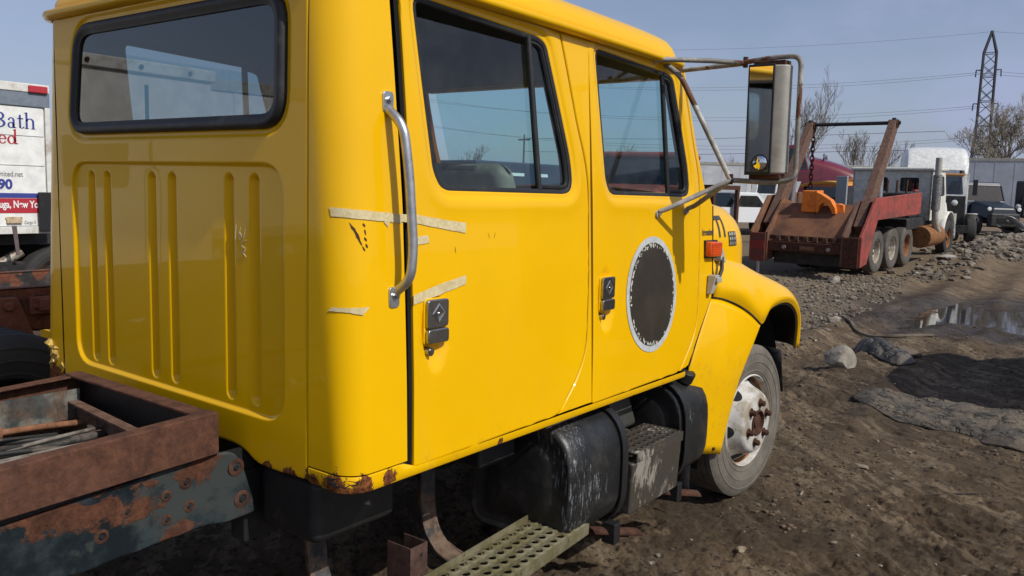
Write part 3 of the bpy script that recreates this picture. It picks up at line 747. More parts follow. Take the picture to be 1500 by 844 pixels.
# masking tape strips
def onside(x, z, o): 
    x = np.asarray(x, float); z = np.asarray(z, float); r = .085+.06*np.clip((z-ZB)/1.5, 0, 1)
    a = np.where(x < r, np.arccos(np.clip(1-np.maximum(x, 0.0)/r, 0, 1)), 0)   # on the corner radius
    y = np.where(x < r, hw(z)-r+(r+o)*np.sin(a), hw(z)+o); xx = np.where(x < r, r-(r+o)*np.cos(a), x)
    return xx, -y, z
def tape(pts):
    lo, up = pts; P = []
    for q in np.linspace(0, 1, 26):
        A = np.interp(q, np.linspace(0, 1, len(lo)), [p[0] for p in lo]), np.interp(q, np.linspace(0, 1, len(lo)), [p[1] for p in lo])
        B = np.interp(q, np.linspace(0, 1, len(up)), [p[0] for p in up]), np.interp(q, np.linspace(0, 1, len(up)), [p[1] for p in up])
        wv = .0004*math.sin(q*23)+.0003*math.sin(q*61); row = []
        for t in (0, .5, 1):
            x, z = A[0]*(1-t)+B[0]*t, A[1]*(1-t)+B[1]*t+wv
            p = onside(x, z, .0032+abs(wv)*.6); row.append(tuple(float(c) for c in p))
        P.append(row)
    MB().grid(P).build('masking_tape', TAPE, TR, 50)
tape(([(.012, 1.760), (.09, 1.752), (.19, 1.744), (.24, 1.738)], [(.010, 1.787), (.09, 1.780), (.19, 1.772), (.24, 1.766)]))
tape(([(.238, 1.744), (.32, 1.736), (.45, 1.716), (.560, 1.700)], [(.236, 1.768), (.32, 1.765), (.45, 1.748), (.566, 1.735)]))
tape(([(.165, 1.742), (.182, 1.728)], [(.182, 1.778), (.192, 1.75)]))
tape(([(.290, 1.664), (.372, 1.672)], [(.290, 1.690), (.366, 1.698)]))
tape(([(.288, 1.470), (.42, 1.494), (.556, 1.520)], [(.290, 1.502), (.42, 1.530), (.560, 1.552)]))
tape(([(.002, 1.470), (.03, 1.468), (.07, 1.458)], [(.006, 1.482), (.04, 1.482), (.093, 1.482)]))
for x, z in ((.205, 1.79),): pass
# rusty scratches on the corner
sc = MB()
for (x0, z0), (x1, z1), w_ in (((.045, 1.742), (.072, 1.690), .010), ((.058, 1.712), (.077, 1.672), .009), ((.083, 1.742), (.088, 1.728), .007), ((.087, 1.722), (.09, 1.704), .007), ((.086, 1.698), (.092, 1.684), .008), ((.090, 1.678), (.094, 1.664), .008), ((.078, 1.67), (.086, 1.655), .006), ((.084, 1.775), (.086, 1.765), .003), ((.505, 1.655), (.508, 1.63), .003), ((.69, 1.70), (.70, 1.675), .002), ((.735, 1.70), (.725, 1.675), .002)):
    N = 7; lo = []; up = []
    for q in np.linspace(0, 1, N):
        x = x0+(x1-x0)*q; z = z0+(z1-z0)*q; k = w_*math.sin(PI*(q*.9+.05))*(1+.4*random.uniform(-1, 1))
        a = onside(x-k*.5, z, .0012); b = onside(x+k*.5, z, .0012)
        lo.append(tuple(float(c) for c in a)); up.append(tuple(float(c) for c in b))
    sc.grid([lo, up])
sc.build('paint_scrape', RUSTDK, TR, 0)

# oval patch left by a removed sign, on the front door
fd = doors[(-1, 'front_door')]
def oval(rx0, rz0, rx1, rz1, off, name, mat, jag=0, par=None, n=90, half=None):
    cx, cz = 1.979, 1.366; P = []
    for k in range(n+1):
        t = 2*PI*k/n; j = 1+jag*random.uniform(-1, 1); row = []
        for a, b, jj in ((rx0, rz0, 1), (rx1, rz1, j)):
            x = cx+a*jj*math.cos(t); z = cz+b*jj*math.sin(t); row.append((x, -float(hw(z))-off-.0008, z))
        P.append(row)
    P[-1] = P[0]
    return MB().grid(P).build(name, mat, par, 0)
ov = oval(.262, .284, .225, .247, .002, 'oval_sign_patch', OVALGREY, 0, fd)
oval(.232, .254, .0001, .0001, .0032, 'glue_field', BLACKOVAL, .0, ov)
tb = MB()
for k in range(150):
    t = random.uniform(0, 2*PI)
    if math.cos(t) > .2 and random.random() < .6: continue
    rr = random.uniform(.93, .985); cx, cz = 1.979+.232*rr*math.cos(t), 1.366+.254*rr*math.sin(t); a = random.uniform(.002, .007)
    q = random.uniform(0, PI); pts = [(cx+a*math.cos(q+u)*random.uniform(.5, 1.3), cz+1.6*a*math.sin(q+u)*random.uniform(.5, 1.3)) for u in (0, 1.3, 2.6, 3.9, 5.2)]
    tb.add([(x, -float(hw(z))-.0052, z) for x, z in pts], [(0, 1, 2, 3, 4)])
tag(tb.build('torn_residue', PALEBITS, ov, 0), kind='stuff')

# hood
HS = [(2.712, [(-.962, 1.30), (-.960, 1.50), (-.952, 1.635), (-.918, 1.735), (-.855, 1.805), (-.74, 1.85), (-.4, 1.885), (0, 1.895)]),
      (2.95, [(-.962, 1.30), (-.960, 1.49), (-.953, 1.62), (-.919, 1.715), (-.858, 1.782), (-.76, 1.823), (-.4, 1.86), (0, 1.87)]),
      (3.2, [(-.958, 1.28), (-.957, 1.47), (-.949, 1.60), (-.915, 1.69), (-.855, 1.755), (-.765, 1.797), (-.4, 1.835), (0, 1.845)]),
      (3.45, [(-.855, 1.27), (-.853, 1.43), (-.845, 1.57), (-.81, 1.665), (-.75, 1.725), (-.66, 1.765), (-.35, 1.80), (0, 1.81)]),
      (3.8, [(-.72, 1.2), (-.715, 1.39), (-.70, 1.53), (-.665, 1.625), (-.6, 1.69), (-.5, 1.73), (-.28, 1.755), (0, 1.76)]),
      (4.08, [(-.625, 1.0), (-.62, 1.22), (-.605, 1.42), (-.565, 1.545), (-.49, 1.63), (-.37, 1.68), (-.2, 1.70), (0, 1.705)]),
      (4.2, [(-.56, .95), (-.555, 1.18), (-.54, 1.37), (-.50, 1.50), (-.44, 1.575), (-.34, 1.61), (-.18, 1.625), (0, 1.63)]),
      (4.235, [(-.5, .93), (-.5, 1.15), (-.48, 1.33), (-.44, 1.44), (-.38, 1.50), (-.3, 1.53), (-.16, 1.54), (0, 1.545)])]
rows = []
for x, pr in HS:
    full = pr+[(-y, z) for y, z in pr[::-1][1:]]; rows.append([(x, y, z) for y, z in full])
hood = MB().grid(loft(rows, 3, 4)).build('hood', YEL, TR, 50)
gr = MB(); gr.prism([(-.5, .93), (.5, .93), (.5, 1.33), (.38, 1.5), (.16, 1.54), (-.16, 1.54), (-.38, 1.5), (-.5, 1.33)], 'x', 4.20, 4.232); gr.build('grille', BLACK, TR, 30)
# fenders, skirts, mud flaps
FEN = [[(2.712, -1.000, 1.292), (2.712, -1.010, 1.345), (2.712, -.995, 1.43), (2.712, -.957, 1.52)],
       [(2.93, -1.060, 1.232), (2.935, -1.085, 1.31), (2.94, -1.03, 1.415), (2.94, -.950, 1.50)],
       [(3.17, -1.115, 1.104), (3.15, -1.128, 1.19), (3.12, -1.055, 1.385), (3.12, -.945, 1.475)],
       [(3.285, -1.130, 1.183), (3.28, -1.140, 1.235), (3.28, -1.06, 1.37), (3.30, -.91, 1.45)],
       [(3.462, -1.135, 1.207), (3.475, -1.143, 1.25), (3.50, -1.06, 1.335), (3.53, -.81, 1.395)],
       [(3.63, -1.135, 1.190), (3.65, -1.143, 1.225), (3.71, -1.05, 1.28), (3.78, -.71, 1.315)],
       [(3.78, -1.13, 1.125), (3.81, -1.133, 1.15), (3.90, -1.03, 1.185), (4.0, -.64, 1.215)],
       [(3.90, -1.11, 1.02), (3.93, -1.113, 1.03), (4.04, -1.0, 1.055), (4.14, -.6, 1.07)],
       [(3.955, -1.09, .845), (3.985, -1.095, .848), (4.11, -.985, .855), (4.2, -.58, .87)]]
SK = [[(2.700, -.990, 1.283), (2.80, -1.022, 1.265), (2.93, -1.058, 1.222), (3.05, -1.09, 1.165), (3.165, -1.113, 1.094)],
      [(2.585, -.990, 1.12), (2.70, -1.032, 1.10), (2.83, -1.068, 1.07), (2.96, -1.09, 1.03), (3.085, -1.108, .992)],
      [(2.47, -.988, .93), (2.60, -1.022, .91), (2.72, -1.06, .875), (2.83, -1.083, .835), (2.945, -1.092, .80)],
      [(2.50, -.985, .70), (2.60, -1.015, .685), (2.70, -1.045, .66), (2.79, -1.066, .64), (2.882, -1.072, .61)],
      [(2.585, -.990, .405), (2.645, -1.01, .398), (2.70, -1.03, .39), (2.76, -1.043, .38), (2.826, -1.050, .362)]]
for sg in (-1, 1):
    fl_ = lambda rows: [[(x, -sg*y, z) for x, y, z in r] for r in rows]
    rows = []
    for r in FEN:   # rolled lip under the arch
        l = r[0]; rows.append([(l[0]-.0, l[1]+.022, l[2]-.002), (l[0], l[1]+.008, l[2]-.007)]+r)
    L = loft(fl_(rows), 4, 5)
    MB().grid(L).build('fender', YEL, TR, 50, 0, .006)
    ln = []
    for r in FEN[2:]:
        ln.append([(3.33+(x-3.33)*.972, -sg*-(abs(y)-dy)*1.0 if False else sg*(abs(y)-dy), .52+(z-.52)*.972) for (x, y, z), dy in zip(r, (.012, .022, .02, .0))])
    MB().grid(loft(ln, 4, 5)).build('fender_liner', BLACK, TR, 50)
    sk = []
    for r in SK: e = r[-1]; sk.append(r+[(e[0]-.004, e[1]+.012, e[2]), (e[0]-.02, e[1]+.06, e[2])])
    so = MB().grid(loft(fl_(sk), 4, 5)).build('fender_skirt', YEL, TR, 50, 0, .005)
    pg = MB()
    pg.tube([(x, sg*(abs(y)+.003), z+.008) for x, y, z in crom(SK[0], 6)], .0055, 6)
    pg.tube([(x-.006, sg*(abs(y)+.0), z) for x, y, z in crom([r[0] for r in SK[:3]], 6)], .0045, 6)
    pg.build('panel_gap', VOID, so, 60)
    pg = MB(); pg.tube([(2.7075, sg*(float(hw(z))-.0005), z) for z in np.linspace(1.31, 1.80, 12)], .0035, 6); pg.build('panel_gap', VOID, so, 60)
    b = MB(); b.cyl((2.735, sg*1.034, .415), (2.735, sg*1.052, .415), .010, n=6); b.build('bolt', RUSTDK, so, 30)
    mf = MB(); P = [[(2.60+.012*math.sin(j*.9), sg*(.68+.37*j/6), .40-.30*i/6-.03*i/6*j/6) for j in range(7)] for i in range(7)]
    P = [[(2.625+.03*i/6+.008*math.sin(i+j), sg*(.58+.37*j/6), .56-.42*i/6) for j in range(7)] for i in range(7)]
    mf.grid(P).build('mud_flap', BLACK, TR, 50, 0, .01)
    # inner wheel well
    ar = []
    for t in np.linspace(-.05, PI+.35, 16): ar.append([(3.33+.66*math.cos(t), sg*y, .52+.70*math.sin(t)) for y in (.52, .80, .965)])
    MB().grid(ar).build('wheel_well', VOID, TR, 50)
sp = MB(); P = [[(3.74+.03*i+.02*j, -1.06+.09*j, .86-.1*i) for j in range(6)] for i in range(4)]; sp.grid(P).build('splash_guard', BLACK, TR, 40, 0, .006)

# cowl details: marker lamp, emblem script, number, badge, hood latch
cy = lambda x, z: -float(hw(z))-.001
am = MB(); am.prism(rnd([(2.590, 1.524), (2.745, 1.518), (2.745, 1.602), (2.590, 1.606)], .012, 3), 'y', cy(0, 1.56)+.004, cy(0, 1.56)-.04); am_ = am.build('marker_lamp', AMBER, TR, 30, .008, segs=3)
amb = MB(); amb.prism([(2.586, 1.515), (2.748, 1.51), (2.748, 1.61), (2.586, 1.612)], 'y', cy(0, 1.56)+.006, cy(0, 1.56)-.008); amb.build('lamp_base', RUBBER, am_, 20)
rib = MB()
for k in range(5): rib.box(2.6, 2.737, cy(0, 1.56)-.043, cy(0, 1.56)-.039, 1.535+.013*k, 1.541+.013*k)
rib.build('lens_rib', AMBER, am_, 0)
pl = lambda x0, z0, o=.003, f=.0: (lambda u, v: (x0+u*math.cos(f), -float(hw(z0+v))-o+.0, z0+v))
e = text_mb('International', .047, pl(2.562, 1.640), .62, .002); e.build('script_emblem', DARKLET, TR, 0)
e = text_mb('International', .047, pl(2.572, 1.630, .001), .49, .003)
from mathutils.bvhtree import BVHTree
HB = BVHTree.FromPolygons([v.co[:] for v in hood.data.vertices], [p.vertices[:] for p in hood.data.polygons])
def hoody(x, z, o=.004):
    h = HB.ray_cast(Vector((x, -1.6, z)), Vector((0, 1, 0)))
    if h[0] is not None: return (x, h[0].y-o*.5, z)
def hoody_old(x, z, o=.004):
    xs = [h[0] for h in HS]; ys = []
    for _, pr in HS: ys.append(np.interp(z, [p[1] for p in pr[:5]], [p[0] for p in pr[:5]]))
    return (x, float(np.interp(x, xs, ys))-o, z)
n77 = MB()
for x0 in (2.812, 2.886):
    n77.grid([[hoody(x0+a, 1.742+b, .008) for a in np.linspace(.0, .066, 4)] for b in (-.024, 0)])
    n77.grid([[hoody(x0+.066-.020-.004*(1-t), 1.718-.098*(1-t), .008), hoody(x0+.066-.004*(1-t), 1.718-.098*(1-t), .008)] for t in np.linspace(0, 1, 5)])
n77.build('number_77', DARKLET, hood, 0)
bd = MB(); bd.grid([[hoody(x, z, .010) for x in (2.99, 3.04, 3.09)] for z in (1.567, 1.59, 1.61, 1.63, 1.65)])
bd_ = bd.build('hood_badge', DARKLET, hood, 0)
bt = MB()
for j, z in enumerate((1.573, 1.60, 1.628)):
    for i, x in enumerate((2.997, 3.028, 3.06)):
        bt.grid([[hoody(x+a, z+b, .0115) for a in (0, .018)] for b in (0, .016)])
bt.build('badge_relief', ARMGREY, bd_, 0)
lt = MB(); a = Vector((2.79, cy(0, 1.52)-.02, 1.51)); b = Vector((2.665, cy(0, 1.38)-.045, 1.385))
lt.tube([a, (a+b)/2+Vector((0, -.012, 0)), b], .011, 8)
la = lt.build('hood_latch', RUBBER, TR, 50)
l2 = MB(); l2.hexa([(2.76, cy(0, 1.5)+.03, 1.49), (2.83, cy(0, 1.5)+.03, 1.48), (2.83, cy(0, 1.5)-.03, 1.48), (2.76, cy(0, 1.5)-.03, 1.49)], [(2.765, cy(0, 1.5)+.03, 1.555), (2.80, cy(0, 1.5)+.03, 1.56), (2.80, cy(0, 1.5)-.02, 1.56), (2.765, cy(0, 1.5)-.02, 1.555)]); l2.build('latch_bracket', SHELL, la, 30, .006)
l3 = MB(); l3.hexa([(2.615, cy(0, 1.33)-.002, 1.315), (2.655, cy(0, 1.33)-.002, 1.315), (2.655, cy(0, 1.33)-.03, 1.315), (2.615, cy(0, 1.33)-.03, 1.315)], [(2.63, cy(0, 1.38)-.002, 1.42), (2.70, cy(0, 1.38)-.002, 1.42), (2.70, cy(0, 1.38)-.05, 1.42), (2.63, cy(0, 1.38)-.05, 1.42)]); l3.box(2.635, 2.70, cy(0, 1.4)-.06, cy(0, 1.4)-.04, 1.38, 1.41); l3.build('latch_handle', SHELL, la, 30, .005)

# mirror on tubular arms
UC = (2.30, -1.27, 2.500); LC = (2.20, -1.27, 1.933)
mr = MB(); D = rnd([(2.185, -1.335), (2.185, -1.462), (2.20, -1.512), (2.26, -1.525), (2.295, -1.47), (2.295, -1.36), (2.25, -1.335)], .02, 3)
mr.prism([(x+.0, y) for x, y in D], 'z', 1.968, 2.468)
mr.v = [tuple(p) for p in mr.v]; mh = mr.build('mirror_housing', SHELL, TR, 40, .008)
MT_ = Matrix.Translation((2.2, -1.40, 2.46)) @ Matrix.Rotation(math.radians(-2.6), 4, 'Y') @ Matrix.Rotation(math.radians(.9), 4, 'Z') @ Matrix.Translation((-2.2, 1.40, -2.46))
mh.matrix_basis = MT_
fr = MB(); fr.box(2.180, 2.190, -1.460, -1.334, 1.960, 2.474); fr.build('mirror_rim', RUBBER, mh, 20, .003)
gl = MB(); gl.add([(2.1785, -1.342, 1.975), (2.1785, -1.452, 1.975), (2.1785, -1.452, 2.462), (2.1785, -1.342, 2.462)], [(0, 1, 2, 3)]); gl.build('mirror_glass', MIRRORG, mh, 0)
cv = MB(); cv.lathe([(.036, 0), (.036, -.012), (.032, -.016), (.026, -.019), (.015, -.022), (.0001, -.023)], (2.178, -1.414, 2.018), 'x', 24); cv.build('convex_mirror', MIRRORG, mh, 60)
cv = MB(); cv.lathe([(.040, 0), (.040, -.014), (.036, -.0145)], (2.178, -1.414, 2.018), 'x', 24); cv.build('convex_mirror_rim', BLACK, mh, 60)
for z, c in ((2.478, UC), (1.952, LC)):
    b = MB(); b.box(2.20, 2.29, -1.50, -1.35, z-.012, z+.012); b.build('mirror_bracket', RUSTDK, mh, 30, .004)
lp = MB(); lp.tube(bent([UC, (2.27, -1.44, 2.512), (2.235, -1.562, 2.505), (2.235, -1.562, 1.94), (2.22, -1.45, 1.925), LC], .05, 5), [.011]*1+[.011]*99 if False else .0125, 10); lp.build('mirror_loop', ARMGREY, mh, 60)
for nm, pts, r in (('mirror_arm', [(2.017, sy(2.504, .012), 2.504), (2.20, -1.14, 2.507), UC], .0125), ('mirror_arm', [(2.305, sy(2.495, .01), 2.487), UC], .0125),
               ('mirror_arm', bent([(2.132, sy(2.49, .004), 2.495), (2.15, -1.0, 2.44), LC], .08, 4), .0135),
               ('mirror_arm', bent([(2.028, sy(1.764, .016), 1.772), (2.04, -1.02, 1.785), LC], .05, 4), .0125), ('mirror_arm', bent([(2.345, sy(1.777, .016), 1.785), (2.33, -1.03, 1.80), LC], .05, 4), .0125)):
    MB().tube(pts, r, 10).build(nm, ARMGREY, TR, 60)
for c in (UC, LC):
    b = MB(); b.cyl((c[0], c[1], c[2]-.02), (c[0], c[1], c[2]+.03), .012, n=6); b.build('clamp_bolt', RUSTDK, TR, 30)
for x, z in ((2.017, 2.504), (2.028, 1.758), (2.345, 1.772)):
    b = MB(); b.cyl((x, sy(z, -.002), z), (x, sy(z, .012), z), .019, n=12); b.cyl((x, sy(z, .012), z), (x, sy(z, .022), z), .010, n=6); b.build('arm_mount', SHELL, TR, 30)

# front wheels
for sg in (-1, 1):
    R = .475; O3 = (0, 0, 0)
    t = wheel(TR, O3, R, .25, sg, TYRE, RIMRUST, rr=.288, n=72)
    t.location = (3.26, sg*(1.06-.125), .475); t.rotation_euler = (0, 0, math.radians(-5))
    t.children[0].name = 'rim_barrel'
    prof = [(.292, .112), (.284, .119), (.277, .110), (.271, .07), (.266, .050), (.255, .056), (.228, .092), (.205, .128), (.193, .152), (.183, .166), (.168, .172), (.078, .175)]
    d = MB(); d.lathe([(r, sg*a) for r, a in prof], O3, 'y', 72)
    dk = d.build('wheel_disc', RIMW, t, 35)
    pf = lambda r: float(np.interp(r, [p[0] for p in prof[::-1]], [p[1] for p in prof[::-1]]))
    for k in range(6):
        a = 2*PI*k/6+.16; ho = MB(); cc = []
        for q in np.linspace(0, 2*PI, 18, endpoint=False):
            r = .234+.026*math.cos(q); b = a+.040*math.sin(q)/.234; cc.append((r*math.cos(b), sg*(pf(r)+.003), r*math.sin(b)))
        ho.add([(.234*math.cos(a), sg*(pf(.234)+.003), .234*math.sin(a))]+cc, [(0, i+1, (i+1) % 18+1) for i in range(18)])
        ho.build('hand_hole', VOID, dk, 0)
    hb = MB(); hb.lathe([(.082, sg*.170), (.080, sg*.182), (.072, sg*.184), (.064, sg*.165), (.035, sg*.16), (.03, sg*.172), (.0001, sg*.174)], O3, 'y', 28); hb.build('hub', RUSTDK, t, 40)
    for k in range(6):
        a = 2*PI*k/6+.35; x, z = .122*math.cos(a), .122*math.sin(a)
        nb = MB(); nb.cyl((x, sg*.168, z), (x, sg*.176, z), .031, .029, 14); nb.cyl((x, sg*.176, z), (x, sg*.202, z), .022, .020, 6); nb.cyl((x, sg*.202, z), (x, sg*.208, z), .012, n=8); nb.build('lug_nut', RUSTDK, t, 25, .002)
ax = MB(); ax.cyl((3.26, -.85, .46), (3.26, .85, .46), .06, n=10); ax.build('front_axle', BLACK, TR)
eng = MB(); eng.box(2.8, 4.0, -.4, .4, .5, 1.3); eng.build('engine', ENGINE, TR, 30, .05)
# chassis rails under the cab
for sg in (-1, 1):
    r_ = MB(); r_.box(.0, 4.2, sg*.43-.04, sg*.43+.04, .60, .86); r_.build('chassis_rail', BLACK, TR, 20, .006)

# fuel tank with straps, step between, battery box in front
def dsec(y0, y1, z0, z1, r): return rnd([(y0, z0), (y1, z0), (y1, z1), (y0, z1)], r, 7)
def dtank(x0, x1, name, mat, y0=-.50, y1=-1.062, z0=.315, z1=.868, parent=None):
    sec = dsec(y0, y1, z0, z1, [.06, .19, .23, .06]); n = len(sec); cy_, cz_ = (y0+y1)/2, (z0+z1)/2
    rows = []
    for x, k in ((x0-.004, .25), (x0-.002, .5), (x0+.004, .62), (x0+.012, .68), (x0+.010, .78), (x0+.002, .88), (x0, .93), (x0+.008, .965), (x0+.03, .995), (x0+.07, 1), (x1-.07, 1), (x1-.03, .995), (x1-.008, .965), (x1, .93), (x1-.002, .88), (x1-.012, .8)):
        rows.append([(x, cy_+(y-cy_)*k, cz_+(z-cz_)*k) for y, z in sec])
    m = MB(); m.add([p for r in rows for p in r], [(a*n+q, a*n+(q+1) % n, (a+1)*n+(q+1) % n, (a+1)*n+q) for a in range(len(rows)-1) for q in range(n)]+[tuple(range(n)), tuple(range((len(rows)-1)*n, len(rows)*n))])
    return m.build(name, mat, TR, 45)
tk = dtank(1.20, 1.70, 'fuel_tank', TANK)
b2 = dtank(2.27, 2.62, 'battery_box', TANK, z0=.33, z1=.868)
def strap(x, z0=.315, z1=.868, par=None, wd=.05):
    sec = dsec(-.49, -1.070, z0-.008, z1+.008, [.06, .195, .235, .06]); 
    i0 = 0; P = [[(x-wd/2, y, z), (x-wd/2, y-.006*(1 if y < -.8 else 0), z+(.006 if z > .6 else -.006)), (x+wd/2, y-.006*(1 if y < -.8 else 0), z+(.006 if z > .6 else -.006)), (x+wd/2, y, z)] for y, z in sec]
    P.append(P[0]); m = MB().grid(P)
    m.build('tank_strap', BLACK, par, 50)
    f = MB(); f.box(x-.028, x+.028, -1.05, -.98, z0-.10, z0-.0); f.build('strap_foot', BLACK, par, 20, .004)
strap(1.635, par=tk); strap(2.30, .33, par=b2)
cp = MB(); cp.cyl((2.46, -.96, .85), (2.46, -.985, .905), .05, n=14); cp.build('filler_cap', BLACK, b2, 40, .006)
# tread with pressed holes between the tanks
def tread(name, x0, x1, y0, y1, z, nx, ny, hr, mat, lip, par, holes_mat=VOID, M=None, drop=.045):
    # plate with real round holes
    ys = sorted((y0, y1)); hx = [(x0+(x1-x0)*(i+.5)/nx) for i in range(nx)]; hy = [ys[0]+(ys[1]-ys[0])*(j+.5)/ny for j in range(ny)]
    hl = [[(cx+hr*math.cos(t), cy_+hr*.9*math.sin(t)) for t in np.linspace(0, 2*PI, 12, endpoint=False)] for cx in hx for cy_ in hy]
    def sf(x, y):
        z_ = np.zeros_like(x)+z
        for cx in hx:
            for cy_ in hy: d = np.hypot(x-cx, y-cy_); z_ = z_+.007*np.exp(-((d-hr)/.008)**2)
        return x, y, z_
    rg = [(cx+rr*math.cos(t), cy_+rr*.9*math.sin(t)) for cx in hx for cy_ in hy for rr in (hr+.006, hr+.012) for t in np.linspace(0, 2*PI, 10, endpoint=False)]
    m = sheet([(x0, ys[0]), (x1, ys[0]), (x1, ys[1]), (x0, ys[1])], hl, max(.03, hr*1.2), sf, (0, 0, -1), .006, 0, rg)
    t_ = .004
    m.box(x0, x1, ys[0]-t_, ys[0]+.001, z-drop, z+.003)
    if lip: m.box(x0-.02, x1+.004, ys[1]-.001, ys[1]+t_, z-drop, z+lip)
    m.box(x1-.001, x1+t_, ys[0], ys[1], z-drop, z+.002)
    return m.build(name, mat, par, 35)
tread('step_tread', 1.74, 2.24, -1.075, -.85, .632, 9, 5, .0135, STEPM, 0, TR)
sb = MB(); sb.hexa([(1.72, -1.06, .33), (2.24, -1.06, .33), (2.24, -.6, .33), (1.72, -.6, .33)], [(1.72, -1.073, .585), (2.24, -1.073, .585), (2.24, -.6, .585), (1.72, -.6, .585)]); sb.build('step_box', STEPM, TR, 30, .01)
sk_ = MB(); sk_.hexa([(1.72, -.845, .632), (2.19, -.845, .632), (2.19, -.62, .632), (1.72, -.62, .632)], [(1.72, -.79, .845), (2.16, -.79, .845), (2.16, -.62, .845), (1.72, -.62, .845)]); sk_.build('step_backing', scuffed('dusty_step_back', (.30, .27, .22), 1.1, 1.2, (.05, .045, .035)), TR, 30, .035, segs=4)
for x in (1.66, 2.34):
    b = MB(); P = [[(x+a, -1.02+.05*math.cos(t)+.0, .235+.05*math.sin(t)) for a in (-.16, .04)] for t in np.linspace(.2, PI, 8)]
    P = [[(x-.12+.24*q, -.95-.12*q+.04*math.cos(t), .26-.05*q+.045*math.sin(t)) for t in np.linspace(-.3, PI*.9, 7)] for q in np.linspace(0, 1, 6)]
    b.grid(P).build('tank_bracket', RUSTDK, TR, 50, 0, .006)

# the loose running board with its channel posts
MS = Matrix.Translation((.93, -.968, .40)) @ Matrix.Rotation(math.radians(4), 4, 'Z') @ Matrix.Rotation(math.radians(2), 4, 'X')
rbd = tread('running_board', -.62, .43, -.112, .112, .0, 18, 4, .0185, STEPGREEN, .028, TR)
rbd.matrix_basis = MS
for x in (.57, 1.27):
    c_ = MB(); w2 = .048; y0, y1 = -.83+.06, -.70+.05
    c_.box(x-w2, x+w2, y0-.004, y0, .22, .487); c_.box(x-w2, x-w2+.005, y0+.001, y1, .22, .487); c_.box(x+w2-.005, x+w2, y0+.001, y1, .22, .487); c_.box(x-w2, x+w2, y0, y1+.06, .2, .214)
    p_ = c_.build('channel_post', rusty('brown_channel', (.05, .027, .022), (.12, .065, .05)), TR, 20, .0015)
    hb = MB(); hb.cyl((x+.012, y0-.0045, .445), (x+.012, y0-.0055, .445), .008, n=12); hb.build('post_hole', VOID, p_, 0)
# J-shaped hanger straps from the removed tank
for x in (.30, .92):
    P = []; cl = [(-.47, .90), (-.475, .66), (-.48, .50), (-.50, .40), (-.55, .335), (-.62, .30), (-.70, .285), (-.80, .28)]
    cl = crom([(0, y, z) for y, z in cl], 4)
    a = [[(x-.045, p[1], p[2]), (x-.045, p[1]-.02, p[2]-.012), (x+.045, p[1]-.02, p[2]-.012), (x+.045, p[1], p[2])] for p in cl]
    MB().grid(a).build('tank_hanger', rusty('hanger_steel', (.08, .05, .035), (.2, .14, .10), black=(.03, .03, .03), blo=.46, bhi=.54, bsc=7), TR, 50, 0, .006)
an = MB(); an.box(.04, .42, -.80, -.50, .66, .885); an.build('battery_tray', BLACK, TR, 40, .035, segs=3)
cl = MB(); cl.lathe([(.05, 0), (.05, -.02), (.035, -.03), (.02, -.03), (.018, -.04), (.0001, -.04)], (1.28, -.52, .62), 'y', 20); cl.build('frame_bolt', RUSTDK, TR, 40)
hx_ = MB(); hx_.box(.9, 1.15, -.8, -.5, .70, .88); hx_.build('mount_bracket', BLACK, TR, 20, .02)

# rusty subframe and chassis rails behind the cab
def zf(x): return .04*(x+.12)
def chan(x0, x1, y, z0, z1, sg, fl, t=.008):
    """channel along x, flanges toward sg"""
    m = MB()
    for (ya, yb, za, zb_) in ((y, y+sg*t, z0, z1), (y+sg*t, y+sg*fl, z1-t, z1), (y+sg*t, y+sg*fl, z0, z0+t)):
        y_0, y_1 = sorted((ya, yb)); m.hexa([(x0, y_0, za+zf(x0)), (x1, y_0, za+zf(x1)), (x1, y_1, za+zf(x1)), (x0, y_1, za+zf(x0))], [(x0, y_0, zb_+zf(x0)), (x1, y_0, zb_+zf(x1)), (x1, y_1, zb_+zf(x1)), (x0, y_1, zb_+zf(x0))])
    return m
sfm = chan(-3.2, -.115, -.50, .957, 1.098, 1, .055); sf_o = sfm.build('subframe_beam', RUST, TR, 25, .006, segs=3)
chan(-3.2, -.115, .43, .957, 1.088, -1, .05).build('subframe_beam', RUST, TR, 25, .006, segs=3)
m = MB(); m.box(-.175, -.112, -.447, .432, 1.082, 1.092); m.build('subframe_crossmember', RUST, TR, 25, .003); m = MB(); m.box(-.122, -.114, -.447, .42, .94, 1.081); m.build('crossmember_web', BLACK, TR, 25)  # web coloured black to stand for the shadow inside the frame
m = MB(); m.hexa([(-.165, .36, .992), (-.205, .36, .992), (-.275, -.40, .992), (-.235, -.40, .992)], [(-.165, .36, 1.0), (-.205, .36, 1.0), (-.275, -.40, 1.0), (-.235, -.40, 1.0)]); m.hexa([(-.165, .36, .93), (-.172, .36, .93), (-.242, -.40, .93), (-.235, -.40, .93)], [(-.165, .36, .991), (-.172, .36, .991), (-.242, -.40, .991), (-.235, -.40, .991)]); m.build('subframe_crossmember', rusty('pale_rust', (.09, .045, .028), (.21, .12, .08)), TR, 25)
